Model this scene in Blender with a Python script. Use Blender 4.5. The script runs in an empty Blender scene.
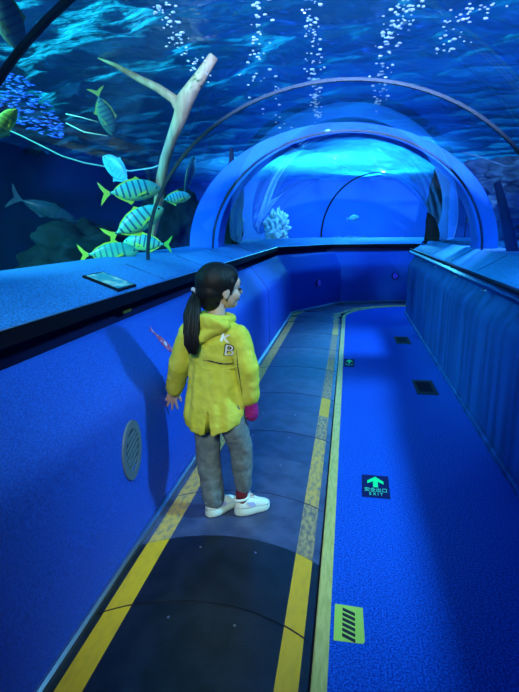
import bpy, bmesh, math, random
import numpy as np
from mathutils import Vector, Matrix, noise, Quaternion
from mathutils.bvhtree import BVHTree
random.seed(7)
rnd = random.Random(11)
PI = math.pi
S = bpy.context.scene
COL = S.collection

# ------------------------------------------------------------------ camera
FPX = 520.0; CX, CY = 259.5, 346.0; H = 1.35
PITCH = math.atan(121 / FPX); YAW = math.atan(90.5 * math.cos(PITCH) / FPX)
FW = Vector((-math.sin(YAW) * math.cos(PITCH), math.cos(YAW) * math.cos(PITCH), -math.sin(PITCH)))
RT = Vector((math.cos(YAW), math.sin(YAW), 0)); UP = RT.cross(FW)
EYE = Vector((0, 0, H))
def ray(x, y): return FW + RT * ((x - CX) / FPX) - UP * ((y - CY) / FPX)
def at_y(x, y, Y): d = ray(x, y); return EYE + d * (Y / d.y)
def at_z(x, y, Z): d = ray(x, y); return EYE + d * ((Z - H) / d.z)
def at_x(x, y, X): d = ray(x, y); return EYE + d * (X / d.x)
cam_d = bpy.data.cameras.new('camera'); cam = bpy.data.objects.new('camera', cam_d); COL.objects.link(cam)
cam_d.sensor_fit = 'VERTICAL'; cam_d.sensor_height = 36.0; cam_d.lens = FPX * 36.0 / 692.0
cam_d.clip_start = 0.05; cam_d.clip_end = 200
M3 = Matrix((RT, UP, -FW)).transposed()
cam.matrix_world = Matrix.Translation(EYE) @ M3.to_4x4()
S.camera = cam
S.view_settings.view_transform = 'Standard'; S.view_settings.look = 'None'
S.view_settings.gamma = 1.0; S.view_settings.use_curve_mapping = False
S.view_settings.exposure = 0.22
S.cycles.use_denoising = True
S.cycles.max_bounces = 10; S.cycles.transparent_max_bounces = 24
S.cycles.diffuse_bounces = 2; S.cycles.glossy_bounces = 4; S.cycles.transmission_bounces = 6
S.cycles.sample_clamp_indirect = 3.0
S.cycles.caustics_reflective = False; S.cycles.caustics_refractive = False

# ------------------------------------------------------------------ materials
def new_mat(name):
    m = bpy.data.materials.new(name); m.use_nodes = True
    nt = m.node_tree; nt.nodes.clear()
    out = nt.nodes.new('ShaderNodeOutputMaterial')
    return m, nt, out
def mat(name, col, rough=0.6, metal=0.0, spec=0.5, col2=None, nscale=20, bump=0.0, bscale=60, lo=0.4, hi=0.6, stretch=(1, 1, 1), sheen=0, emit=None, es=0, detail=4):
    m, nt, out = new_mat(name)
    b = nt.nodes.new('ShaderNodeBsdfPrincipled'); nt.links.new(b.outputs[0], out.inputs[0])
    b.inputs['Base Color'].default_value = (*col, 1); b.inputs['Roughness'].default_value = rough
    b.inputs['Metallic'].default_value = metal; b.inputs['Specular IOR Level'].default_value = spec
    if sheen: b.inputs['Sheen Weight'].default_value = sheen
    if emit: b.inputs['Emission Color'].default_value = (*emit, 1); b.inputs['Emission Strength'].default_value = es
    tc = nt.nodes.new('ShaderNodeTexCoord'); mp = nt.nodes.new('ShaderNodeMapping')
    mp.inputs['Scale'].default_value = stretch; nt.links.new(tc.outputs['Object'], mp.inputs[0])
    if col2:
        n = nt.nodes.new('ShaderNodeTexNoise'); n.inputs['Scale'].default_value = nscale; n.inputs['Detail'].default_value = detail
        nt.links.new(mp.outputs[0], n.inputs['Vector'])
        r = nt.nodes.new('ShaderNodeValToRGB'); r.color_ramp.elements[0].position = lo; r.color_ramp.elements[1].position = hi
        r.color_ramp.elements[0].color = (*col, 1); r.color_ramp.elements[1].color = (*col2, 1)
        nt.links.new(n.outputs[0], r.inputs[0]); nt.links.new(r.outputs[0], b.inputs['Base Color'])
    if bump:
        n2 = nt.nodes.new('ShaderNodeTexNoise'); n2.inputs['Scale'].default_value = bscale; n2.inputs['Detail'].default_value = 3
        nt.links.new(mp.outputs[0], n2.inputs['Vector'])
        bp = nt.nodes.new('ShaderNodeBump'); bp.inputs['Strength'].default_value = bump; bp.inputs['Distance'].default_value = 0.01
        nt.links.new(n2.outputs[0], bp.inputs['Height']); nt.links.new(bp.outputs[0], b.inputs['Normal'])
    return m

M = {}
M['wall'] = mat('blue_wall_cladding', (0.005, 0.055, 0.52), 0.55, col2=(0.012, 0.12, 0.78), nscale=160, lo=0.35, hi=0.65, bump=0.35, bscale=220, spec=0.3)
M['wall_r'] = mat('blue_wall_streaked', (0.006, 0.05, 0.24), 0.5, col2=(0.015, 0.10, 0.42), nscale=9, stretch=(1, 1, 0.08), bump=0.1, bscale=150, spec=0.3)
M['ledge'] = mat('blue_ledge_felt', (0.015, 0.15, 0.55), 0.6, col2=(0.04, 0.32, 0.95), nscale=120, bump=0.35, bscale=200, spec=0.3)
M['carpet'] = mat('blue_carpet', (0.003, 0.045, 0.48), 0.95, col2=(0.012, 0.15, 0.85), nscale=140, bump=0.4, bscale=320, spec=0.1)
M['slab'] = mat('dark_concrete', (0.02, 0.03, 0.06), 0.9)
M['rubber'] = mat('black_pallet_rubber', (0.004, 0.005, 0.009), 0.36, col2=(0.010, 0.013, 0.022), nscale=8, bump=0.12, bscale=120)
M['rubber2'] = mat('worn_grey_pallet', (0.035, 0.05, 0.12), 0.4, col2=(0.07, 0.09, 0.19), nscale=7, bump=0.15, bscale=90)
M['rubber3'] = mat('slate_pallet', (0.025, 0.035, 0.1), 0.38, col2=(0.045, 0.06, 0.15), nscale=10, bump=0.15, bscale=90)
M['yellow'] = mat('yellow_paint', (0.80, 0.46, 0.008), 0.55, col2=(0.66, 0.37, 0.015), nscale=14, lo=0.45, hi=0.75, stretch=(3, 1, 1))
M['yellow_worn'] = mat('worn_yellow_paint', (0.72, 0.44, 0.09), 0.6, col2=(0.22, 0.19, 0.16), nscale=22, lo=0.42, hi=0.72, stretch=(2.5, 1, 1), detail=8)
M['yellow_dirty'] = mat('dirty_yellow_paint', (0.55, 0.38, 0.15), 0.6, col2=(0.16, 0.14, 0.13), nscale=26, lo=0.34, hi=0.64, stretch=(2.5, 1, 1), detail=8)
M['edge'] = mat('lime_edge_strip', (0.66, 0.60, 0.18), 0.5, col2=(0.48, 0.45, 0.10), nscale=30, lo=0.4, hi=0.7, stretch=(3, 0.5, 1), detail=6)
M['chrome'] = mat('brushed_steel', (0.6, 0.62, 0.65), 0.3, metal=1.0)
M['dark'] = mat('dark_metal', (0.006, 0.009, 0.03), 0.7, spec=0.12)
M['hatch'] = mat('hatch_rubber', (0.008, 0.006, 0.03), 0.9, spec=0.05)
M['void'] = mat('black_nosing', (0.002, 0.003, 0.012), 0.6, spec=0.12)
M['rail'] = mat('dark_blue_rail', (0.006, 0.02, 0.14), 0.38, spec=0.3)
M['seam'] = mat('acrylic_seam', (0.008, 0.018, 0.035), 0.4, spec=0.25)
M['vent'] = mat('grey_green_plastic', (0.10, 0.16, 0.22), 0.5)
M['darkblue'] = mat('dark_blue_shade', (0.004, 0.01, 0.12), 0.7)
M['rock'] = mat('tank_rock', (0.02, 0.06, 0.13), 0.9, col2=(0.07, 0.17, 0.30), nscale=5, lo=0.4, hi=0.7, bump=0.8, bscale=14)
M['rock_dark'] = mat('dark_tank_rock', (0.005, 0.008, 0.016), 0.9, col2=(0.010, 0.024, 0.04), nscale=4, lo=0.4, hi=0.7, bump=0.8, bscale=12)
M['coral'] = mat('pale_coral', (0.25, 0.35, 0.5), 0.9, col2=(0.7, 0.75, 0.8), nscale=14, lo=0.4, hi=0.6, bump=0.9, bscale=30)
M['trunk_tan'] = mat('tan_reflection', (0.42, 0.25, 0.15), 0.8, col2=(0.55, 0.35, 0.22), nscale=8, stretch=(3, 3, 0.4), bump=0.4, bscale=25)
M['rope'] = mat('pale_rope', (0.35, 0.6, 0.62), 0.8)
M['tank'] = mat('tank_paint_teal', (0.003, 0.03, 0.06), 0.9, col2=(0.006, 0.055, 0.10), nscale=0.9, lo=0.3, hi=0.7)
M['tank_blue'] = mat('tank_haze_blue', (0.02, 0.13, 0.75), 0.9, col2=(0.03, 0.2, 0.85), nscale=0.5, lo=0.3, hi=0.7)  # haze of the deep water painted into the far wall colour
M['arch'] = mat('arch_reflection_blue', (0.01, 0.13, 0.9), 0.7, col2=(0.02, 0.2, 0.95), nscale=1.5)  # reflection blue put into the colour of the added arch
M['sand'] = mat('tank_sand', (0.02, 0.06, 0.1), 0.95, col2=(0.04, 0.11, 0.18), nscale=3)
# person
M['skin'] = mat('skin', (0.55, 0.36, 0.30), 0.5, col2=(0.6, 0.4, 0.33), nscale=20)
M['hair'] = mat('black_hair', (0.006, 0.005, 0.007), 0.55, spec=0.3, bump=0.5, bscale=60, stretch=(1, 1, 0.2))
M['jacket'] = mat('yellow_jacket_cotton', (0.60, 0.61, 0.06), 0.75, col2=(0.66, 0.67, 0.09), nscale=14, bump=0.35, bscale=24, stretch=(1, 1, 0.7), spec=0.25)
M['jeans'] = mat('grey_blue_denim', (0.12, 0.17, 0.19), 0.8, col2=(0.17, 0.225, 0.25), nscale=30, bump=0.5, bscale=18, spec=0.2)
M['magenta'] = mat('magenta_knit', (0.36, 0.01, 0.20), 0.8, bump=0.4, bscale=120)
M['sock'] = mat('dark_red_sock', (0.16, 0.01, 0.03), 0.85)
M['shoe'] = mat('white_shoe', (0.72, 0.85, 0.80), 0.5, bump=0.2, bscale=60)
M['sole'] = mat('mint_sole', (0.70, 0.88, 0.80), 0.5)
M['patch'] = mat('lavender_panel', (0.45, 0.5, 0.85), 0.5)
M['white'] = mat('white_print', (0.8, 0.82, 0.82), 0.6)
M['black'] = mat('black_print', (0.012, 0.012, 0.02), 0.6)
M['eye'] = mat('dark_eye', (0.01, 0.008, 0.008), 0.15)
M['lip'] = mat('lip', (0.5, 0.2, 0.19), 0.5)
M['tie'] = mat('pale_hair_tie', (0.55, 0.55, 0.75), 0.5)
# signs
M['sign_blue'] = mat('sign_navy', (0.008, 0.015, 0.10), 0.8, spec=0.05)
M['sign_green'] = mat('sign_green_print', (0.01, 0.95, 0.30), 0.7, spec=0.1)
M['sign_pale'] = mat('sign_pale_print', (0.10, 0.8, 0.5), 0.7, spec=0.1)
M['lime'] = mat('lime_sticker', (0.5, 0.75, 0.10), 0.5)
M['red'] = mat('red_sticker', (0.42, 0.02, 0.08), 0.4, col2=(0.55, 0.25, 0.5), nscale=45, lo=0.5, hi=0.6)
M['brass'] = mat('brass_tab', (0.5, 0.45, 0.1), 0.4, metal=0.6)
M['lampblue'] = mat('blue_lamp_lens', (0.02, 0.05, 0.8), 0.3, emit=(0.06, 0.06, 1.0), es=0.12)
# plaque : glossy printed panel
M['plaque'] = mat('printed_plaque', (0.05, 0.4, 0.6), 0.18, col2=(0.7, 0.95, 0.85), nscale=22, lo=0.45, hi=0.68, stretch=(1, 0.4, 1))

def glass_mat():
    m, nt, out = new_mat('acrylic_pane')
    t = nt.nodes.new('ShaderNodeBsdfTransparent'); t.inputs[0].default_value = (0.93, 0.975, 0.99, 1)
    g = nt.nodes.new('ShaderNodeBsdfGlossy'); g.inputs['Roughness'].default_value = 0.015
    f = nt.nodes.new('ShaderNodeFresnel'); f.inputs[0].default_value = 1.45
    mx = nt.nodes.new('ShaderNodeMixShader')
    ge = nt.nodes.new('ShaderNodeNewGeometry'); fr = nt.nodes.new('ShaderNodeMix'); fr.data_type = 'FLOAT'; fr.inputs[3].default_value = 0.0
    nt.links.new(ge.outputs['Backfacing'], fr.inputs[0]); nt.links.new(f.outputs[0], fr.inputs[2])   # one reflection per pane
    nt.links.new(fr.outputs[0], mx.inputs[0]); nt.links.new(t.outputs[0], mx.inputs[1]); nt.links.new(g.outputs[0], mx.inputs[2])
    nt.links.new(mx.outputs[0], out.inputs[0])
    return m
M['glass'] = glass_mat()
def water_mat():
    m, nt, out = new_mat('water_surface')
    tr = nt.nodes.new('ShaderNodeBsdfTranslucent'); tr.inputs[0].default_value = (0.05, 0.45, 0.95, 1)
    gl = nt.nodes.new('ShaderNodeBsdfGlossy'); gl.inputs['Roughness'].default_value = 0.04; gl.inputs[0].default_value = (0.7, 0.9, 1, 1)
    tp = nt.nodes.new('ShaderNodeBsdfTransparent'); tp.inputs[0].default_value = (0.55, 0.85, 1, 1)
    tc = nt.nodes.new('ShaderNodeTexCoord'); mp = nt.nodes.new('ShaderNodeMapping'); mp.inputs['Scale'].default_value = (1.0, 2.2, 1)
    nt.links.new(tc.outputs['Object'], mp.inputs[0])
    n = nt.nodes.new('ShaderNodeTexNoise'); n.inputs['Scale'].default_value = 5; n.inputs['Detail'].default_value = 5
    nt.links.new(mp.outputs[0], n.inputs['Vector'])
    bp = nt.nodes.new('ShaderNodeBump'); bp.inputs['Strength'].default_value = 0.9; bp.inputs['Distance'].default_value = 0.09
    nt.links.new(n.outputs[0], bp.inputs['Height'])
    for x in (tr, gl): nt.links.new(bp.outputs[0], x.inputs['Normal'])
    a = nt.nodes.new('ShaderNodeMixShader'); a.inputs[0].default_value = 0.45
    nt.links.new(tr.outputs[0], a.inputs[1]); nt.links.new(gl.outputs[0], a.inputs[2])
    b = nt.nodes.new('ShaderNodeMixShader'); b.inputs[0].default_value = 0.22
    nt.links.new(a.outputs[0], b.inputs[1]); nt.links.new(tp.outputs[0], b.inputs[2])
    nt.links.new(b.outputs[0], out.inputs[0])
    return m
M['water'] = water_mat()
def bubble_mat():
    m, nt, out = new_mat('air_bubble')
    d = nt.nodes.new('ShaderNodeBsdfDiffuse'); d.inputs[0].default_value = (0.9, 0.95, 1, 1)
    t = nt.nodes.new('ShaderNodeBsdfTranslucent'); t.inputs[0].default_value = (0.9, 0.95, 1, 1)
    g = nt.nodes.new('ShaderNodeBsdfGlossy'); g.inputs[1].default_value = 0.1
    a = nt.nodes.new('ShaderNodeMixShader'); b = nt.nodes.new('ShaderNodeMixShader'); a.inputs[0].default_value = 0.6; b.inputs[0].default_value = 0.25
    nt.links.new(d.outputs[0], a.inputs[1]); nt.links.new(t.outputs[0], a.inputs[2]); nt.links.new(a.outputs[0], b.inputs[1]); nt.links.new(g.outputs[0], b.inputs[2])
    nt.links.new(b.outputs[0], out.inputs[0]); return m
M['bubble'] = bubble_mat()
def fish_mat(name, top, belly, bar, bars=9.5):
    m, nt, out = new_mat(name)
    b = nt.nodes.new('ShaderNodeBsdfPrincipled'); nt.links.new(b.outputs[0], out.inputs[0]); b.inputs['Roughness'].default_value = 0.35
    tc = nt.nodes.new('ShaderNodeTexCoord'); sx = nt.nodes.new('ShaderNodeSeparateXYZ'); nt.links.new(tc.outputs['Object'], sx.inputs[0])
    def math_(op, a, bb):
        q = nt.nodes.new('ShaderNodeMath'); q.operation = op
        for i, v in enumerate((a, bb)):
            if v is None: continue
            if isinstance(v, (int, float)): q.inputs[i].default_value = v
            else: nt.links.new(v, q.inputs[i])
        return q.outputs[0]
    r = nt.nodes.new('ShaderNodeValToRGB'); r.color_ramp.elements[0].position = 0.36; r.color_ramp.elements[1].position = 0.62
    r.color_ramp.elements[0].color = (*belly, 1); r.color_ramp.elements[1].color = (*top, 1)
    zz = math_('ADD', math_('MULTIPLY', sx.outputs[2], 1.6), 0.5); nt.links.new(zz, r.inputs[0])
    s = math_('SINE', math_('MULTIPLY', math_('ADD', sx.outputs[0], math_('MULTIPLY', sx.outputs[2], 0.15)), bars * 2 * PI), None)
    k = math_('GREATER_THAN', s, 0.5)
    up = math_('GREATER_THAN', sx.outputs[2], -0.10); hd = math_('LESS_THAN', sx.outputs[0], 0.30)
    k = math_('MULTIPLY', math_('MULTIPLY', k, up), hd)
    mx = nt.nodes.new('ShaderNodeMix'); mx.data_type = 'RGBA'
    nt.links.new(k, mx.inputs[0]); nt.links.new(r.outputs[0], mx.inputs[6]); mx.inputs[7].default_value = (*bar, 1)
    nt.links.new(mx.outputs[2], b.inputs['Base Color'])
    return m
M['trevally'] = fish_mat('barred_trevally_skin', (0.06, 0.50, 0.66), (0.35, 0.75, 0.25), (0.02, 0.14, 0.26))
M['trevally_green'] = fish_mat('green_trevally_skin', (0.05, 0.45, 0.45), (0.2, 0.75, 0.35), (0.03, 0.25, 0.30))
M['fish_dark'] = fish_mat('dark_fish_skin', (0.03, 0.13, 0.2), (0.07, 0.2, 0.17), (0.02, 0.07, 0.15))
M['fish_yellow'] = fish_mat('yellow_fish_skin', (0.25, 0.6, 0.10), (0.65, 0.75, 0.10), (0.1, 0.35, 0.1))
M['fish_blue'] = fish_mat('blue_fish_skin', (0.08, 0.42, 0.8), (0.12, 0.55, 0.85), (0.07, 0.38, 0.75))
M['fish_grey'] = fish_mat('grey_fish_skin', (0.012, 0.045, 0.09), (0.02, 0.06, 0.10), (0.012, 0.04, 0.085))
M['fin'] = mat('yellow_fin', (0.6, 0.75, 0.08), 0.5)
M['fin_dark'] = mat('dull_yellow_fin', (0.25, 0.35, 0.12), 0.5)
M['fin_blue'] = mat('blue_fin', (0.08, 0.4, 0.8), 0.5)
M['small_fish'] = mat('small_blue_fish', (0.03, 0.16, 1.0), 0.3, spec=0.8)

# ------------------------------------------------------------------ helpers
def link(name, me, m=None, parent=None):
    o = bpy.data.objects.new(name, me); COL.objects.link(o)
    if m is not None: me.materials.append(m)
    if parent is not None: o.parent = parent
    return o
def obj(name, bm, m=None, parent=None, smooth=False, loc=None):
    me = bpy.data.meshes.new(name)
    bmesh.ops.recalc_face_normals(bm, faces=bm.faces)
    if smooth:
        for f in bm.faces: f.smooth = True
    bm.to_mesh(me); bm.free()
    o = link(name, me, m, parent)
    if loc is not None: o.location = loc
    return o
def tag(o, label=None, cat=None, group=None, kind=None):
    if label: o['label'] = label
    if cat: o['category'] = cat
    if group: o['group'] = group
    if kind: o['kind'] = kind
    return o
def empty(name, loc, label, cat, group=None):
    o = bpy.data.objects.new(name, None); COL.objects.link(o); o.location = loc; o.empty_display_size = 0.05
    return tag(o, label, cat, group)
def faces_smooth(o, angle=35):
    me = o.data
    for p in me.polygons: p.use_smooth = True
    me.set_sharp_from_angle(angle=math.radians(angle))
def box(bm, c, s, rot=None):
    r = bmesh.ops.create_cube(bm, size=1.0)
    mt = Matrix.Translation(Vector(c)) @ (rot.to_4x4() if rot else Matrix.Identity(4)) @ Matrix.Diagonal((*s, 1))
    bmesh.ops.transform(bm, matrix=mt, verts=r['verts']); return r['verts']
def bevel_all(bm, w, seg=2):
    bmesh.ops.bevel(bm, geom=list(bm.edges), offset=w, segments=seg, affect='EDGES', profile=0.5)
def tube(bm, pts, radii, n=10, caps=True, flat=None):
    pts = [Vector(p) for p in pts]
    if isinstance(radii, (int, float)): radii = [radii] * len(pts)
    rings = []; prev = None
    for i, p in enumerate(pts):
        d = (pts[min(i + 1, len(pts) - 1)] - pts[max(i - 1, 0)]).normalized()
        if prev is None:
            a = d.orthogonal().normalized()
        else:
            a = (prev - d * prev.dot(d)).normalized()
        prev = a; b = d.cross(a)
        rings.append([bm.verts.new(p + (a * math.cos(t) + b * math.sin(t)) * radii[i]) for t in [2 * PI * k / n for k in range(n)]])
    for r0, r1 in zip(rings, rings[1:]):
        for k in range(n): bm.faces.new((r0[k], r0[(k + 1) % n], r1[(k + 1) % n], r1[k]))
    if caps: bm.faces.new(rings[0][::-1]); bm.faces.new(rings[-1])
    return rings
def ball(bm, c, r, rot=None, u=20, v=12):
    q = bmesh.ops.create_uvsphere(bm, u_segments=u, v_segments=v, radius=1.0)
    if isinstance(r, (int, float)): r = (r, r, r)
    mt = Matrix.Translation(Vector(c)) @ (rot.to_4x4() if rot else Matrix.Identity(4)) @ Matrix.Diagonal((*r, 1))
    bmesh.ops.transform(bm, matrix=mt, verts=q['verts']); return q['verts']
def limb(bm, pts, radii, n=16):
    tube(bm, pts, radii, n)
    if isinstance(radii, (int, float)): radii = [radii] * len(pts)
    for p, r in zip(pts, radii): ball(bm, p, r * 0.995, u=n, v=10)
def fuse(name, bm, voxel, m, parent=None, smooth_it=4, factor=0.5, extra=None):
    """one continuous skin around everything in bm"""
    me = bpy.data.meshes.new(name); bm.to_mesh(me); bm.free()
    t = bpy.data.objects.new(name, me); COL.objects.link(t)
    r = t.modifiers.new('r', 'REMESH'); r.mode = 'VOXEL'; r.voxel_size = voxel
    s = t.modifiers.new('s', 'SMOOTH'); s.iterations = smooth_it; s.factor = factor
    if extra: extra(t)
    dg = bpy.context.evaluated_depsgraph_get(); me2 = bpy.data.meshes.new_from_object(t.evaluated_get(dg))
    bpy.data.objects.remove(t); me2.name = name; me2.materials.clear()
    for p in me2.polygons: p.use_smooth = True
    return link(name, me2, m, parent)
def loft(bm, rings, caps=True):
    vr = [[bm.verts.new(p) for p in r] for r in rings]; n = len(vr[0])
    for a, b in zip(vr, vr[1:]):
        for k in range(n): bm.faces.new((a[k], a[(k + 1) % n], b[(k + 1) % n], b[k]))
    if caps: bm.faces.new(vr[0][::-1]); bm.faces.new(vr[-1])
    return vr
def prism(bm, outline, z0, z1):
    a = [bm.verts.new((x, y, z0)) for x, y in outline]; b = [bm.verts.new((x, y, z1)) for x, y in outline]
    n = len(a)
    for k in range(n): bm.faces.new((a[k], a[(k + 1) % n], b[(k + 1) % n], b[k]))
    bm.faces.new(a[::-1]); bm.faces.new(b)
def offset_path(path, d):
    """shift a polyline to its left by d with mitred corners"""
    out = []; P = [Vector((x, y)) for x, y in path]
    for i, p in enumerate(P):
        ds = []
        if i > 0: ds.append((p - P[i - 1]).normalized())
        if i < len(P) - 1: ds.append((P[i + 1] - p).normalized())
        ns = [Vector((-q.y, q.x)) for q in ds]
        if len(ns) == 1: out.append(p + ns[0] * d)
        else:
            mv = (ns[0] + ns[1]); mv.normalize(); out.append(p + mv * (d / max(0.4, mv.dot(ns[0]))))
    return out
def sweep(bm, path, prof, side=1, closed=False):
    cols = [[bm.verts.new((q.x, q.y, z)) for q in offset_path(path, side * d)] for d, z in prof]
    pairs = list(zip(cols, cols[1:])) + ([(cols[-1], cols[0])] if closed else [])
    for a, b in pairs:
        for k in range(len(a) - 1): bm.faces.new((a[k], a[k + 1], b[k + 1], b[k]))
    if closed:
        bm.faces.new([c[0] for c in cols]); bm.faces.new([c[-1] for c in cols][::-1])
def arc(cx, cy, r, a0, a1, n): return [(cx + r * math.cos(a0 + (a1 - a0) * k / n), cy + r * math.sin(a0 + (a1 - a0) * k / n)) for k in range(n + 1)]
def text_mesh(body, size, depth=0.0, align='CENTER'):
    cu = bpy.data.curves.new('t', 'FONT'); cu.body = body; cu.size = size; cu.extrude = depth; cu.align_x = align; cu.align_y = 'CENTER'
    t = bpy.data.objects.new('t', cu); COL.objects.link(t)
    dg = bpy.context.evaluated_depsgraph_get(); me = bpy.data.meshes.new_from_object(t.evaluated_get(dg))
    bpy.data.objects.remove(t); me.materials.clear(); return me
def copy_tree(o, parent=None):
    c = o.copy(); COL.objects.link(c)
    if parent is not None: c.parent = parent
    for ch in list(o.children): copy_tree(ch, c)
    return c

# ------------------------------------------------------------------ setting : floor and walls
PATH_L = [(-0.86, -2.5), (-0.86, 2.6), (-0.86, 5.4), (-0.86, 8.05), (-0.12, 9.30), (1.25, 9.75), (4.6, 9.75)]
PATH_R = [(0.91, -2.5), (0.91, 8.35)] + arc(1.06, 8.35, 0.15, PI, PI / 2, 6)[1:] + [(4.6, 8.5)]
bm = bmesh.new(); box(bm, (1.4, 3.6, -0.09), (7.0, 13.2, 0.10)); tag(obj('floor', bm, M['slab']), kind='structure')

PROF_L = [(0.0, 0.0), (0.0, 0.04), (0.012, 0.58), (0.02, 0.63), (0.038, 0.67), (0.068, 0.710), (0.168, 0.840), (0.19, 0.87), (0.21, 0.887), (0.23, 0.892), (0.25, 0.885), (0.26, 0.868)]
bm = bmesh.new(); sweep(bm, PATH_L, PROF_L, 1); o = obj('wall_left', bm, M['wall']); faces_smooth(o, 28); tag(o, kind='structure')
bm = bmesh.new(); sweep(bm, PATH_L, [(0.259, 0.872), (0.275, 0.80), (0.42, 0.80), (0.42, 0.99)], 1); tag(obj('trim_50', bm, M['darkblue']), kind='structure')  # dark material puts the shade of the recess into its colour
LEDGE_L = [(0.42, 0.985), (0.262, 0.985), (0.242, 0.99), (0.237, 1.0), (0.239, 1.018), (0.25, 1.026), (0.30, 1.047), (0.49, 1.115), (0.95, 1.115), (0.95, 0.985)]
bm = bmesh.new(); sweep(bm, PATH_L, LEDGE_L, 1, True); o = obj('trim_1', bm, M['ledge']); faces_smooth(o, 30); tag(o, kind='structure')
# bright metal nosing on the ledge edge
bm = bmesh.new(); sweep(bm, PATH_L, [(0.232, 0.986), (0.232, 1.016), (0.241, 1.020), (0.241, 0.975), (0.30, 0.975), (0.30, 0.96), (0.232, 0.96)], 1, True); o = obj('trim_2', bm, M['void']); faces_smooth(o, 30); tag(o, kind='structure')
bm = bmesh.new(); sweep(bm, PATH_L, [(0.236, 1.014), (0.233, 1.018), (0.237, 1.022), (0.241, 1.018)], 1, True); tag(obj('trim_51', bm, M['chrome']), kind='structure')
bm = bmesh.new(); sweep(bm, PATH_L, [(-0.022, -0.02), (-0.022, 0.018), (-0.012, 0.026), (0.004, 0.026), (0.004, -0.02)], 1, True); o = obj('baseboard_left', bm, M['chrome']); faces_smooth(o); tag(o, kind='structure')

PROF_R = [(0.0, 0.0), (0.0, 0.70), (0.012, 0.76), (0.035, 0.80), (0.07, 0.85), (0.085, 0.88), (0.09, 0.92), (0.16, 0.92)]
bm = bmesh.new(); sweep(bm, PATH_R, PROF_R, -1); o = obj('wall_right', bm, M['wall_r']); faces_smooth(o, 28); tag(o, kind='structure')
LEDGE_R = [(0.16, 0.915), (0.075, 0.93), (0.06, 0.975), (0.08, 1.005), (0.29, 1.125), (0.62, 1.125), (0.62, 0.915)]
bm = bmesh.new(); sweep(bm, PATH_R, LEDGE_R, -1, True); o = obj('trim_3', bm, M['ledge']); faces_smooth(o, 30); tag(o, kind='structure')
bm = bmesh.new(); sweep(bm, PATH_R, [(-0.02, -0.02), (-0.02, 0.03), (-0.01, 0.035), (0.004, 0.035), (0.004, -0.02)], -1, True); o = obj('baseboard_right', bm, M['wall_r']); tag(o, kind='structure')
# joints across the ledge cladding
k = 4
for path, side, dd, ys in ((PATH_L, 1, ((0.25, 1.0275), (0.49, 1.117)), (3.05, 4.0, 5.0, 6.2, 7.3)), (PATH_R, -1, ((0.08, 1.007), (0.29, 1.127)), (3.1, 4.3, 5.4, 6.6))):
    for y in ys:
        bm = bmesh.new()
        x0 = path[0][0] - side * dd[0][0]; x1 = path[0][0] - side * dd[1][0]
        if side > 0: x0, x1 = path[0][0] - dd[0][0], path[0][0] - dd[1][0]
        for w in ((0.0),):
            tube(bm, [(x0, y, dd[0][1] - 0.004), (x1, y, dd[1][1] - 0.004)], 0.006, 6)
        tag(obj('trim_%d' % k, bm, M['rail']), kind='structure'); k += 1
# vertical joints of the left wall panels
for y in (3.75, 5.75):
    bm = bmesh.new()
    tube(bm, [(-0.86 - d, y, z) for d, z in PROF_L[:11]], 0.004, 6)
    tag(obj('trim_%d' % k, bm, M['rail']), kind='structure'); k += 1

# handrail of the right wall
bm = bmesh.new(); HRP = [(x, y) for x, y in PATH_R]
rail = empty('handrail', (0.94, 3.0, 0.95), 'dark glossy blue handrail with a ribbed top running along the right wall', 'handrail')
def sub(name, bm, m, root, smooth=False):
    o = obj(name, bm, m, root, smooth); o.matrix_parent_inverse = Matrix.Identity(4)
    o.data.transform(Matrix.Translation(-Vector(root.location))); return o
sweep(bm, PATH_R, [(0.075, 0.925), (0.005, 0.925), (-0.01, 0.94), (-0.01, 0.955), (0.03, 0.985), (0.075, 0.99)], -1, True)
o = sub('rail', bm, M['rail'], rail); faces_smooth(o, 40)
bm = bmesh.new(); sweep(bm, PATH_R, [(0.012, 0.980), (0.012, 0.995), (0.028, 1.0), (0.028, 0.984)], -1, True); sub('lip', bm, M['dark'], rail)
for y in (2.85, 3.75, 4.75, 5.85, 7.0):
    bm = bmesh.new(); tube(bm, [(0.945, y, 0.93), (0.925, y, 0.908), (0.925, y + 0.09, 0.908), (0.945, y + 0.09, 0.93)], 0.006, 8)
    sub('bracket', bm, M['chrome'], rail, True)

# carpet
GE = [(-0.015, -1.5), (-0.015, 7.75)] + arc(1.335, 7.75, 1.35, PI, PI / 2, 20)[1:] + [(4.6, 9.1)]
def strip_between(bm, left, right, z0, z1):
    n = len(left)
    A = [[bm.verts.new((p[0], p[1], z)) for p in pts] for pts, z in ((left, z0), (right, z0), (right, z1), (left, z1))]
    for a, b in zip(A, A[1:] + A[:1]):
        for k in range(n - 1): bm.faces.new((a[k], a[k + 1], b[k + 1], b[k]))
    bm.faces.new([a[0] for a in A]); bm.faces.new([a[-1] for a in A][::-1])
RE = [(0.909, -1.5), (0.909, 7.75)] + [(0.909 + 0.3 * (1 - math.cos(t)), 7.75 + 0.75 * math.sin(t)) for t in [PI / 2 * k / 20 for k in range(1, 21)]] + [(4.6, 8.5)]
bm = bmesh.new(); strip_between(bm, GE, RE, -0.04, 0.0)
carpet = tag(obj('carpet', bm, M['carpet']), 'bright blue short pile carpet along the right side of the tunnel', 'carpet')
# lime edge strip
bm = bmesh.new(); sweep(bm, GE, [(0.0, -0.04), (0.0, 0.006), (0.004, 0.009), (0.045, 0.009), (0.049, 0.006), (0.049, -0.04)], 1, True)
tag(obj('edge_strip', bm, M['edge']), 'long lime yellow edging strip between walkway and blue carpet', 'edging')

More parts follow.
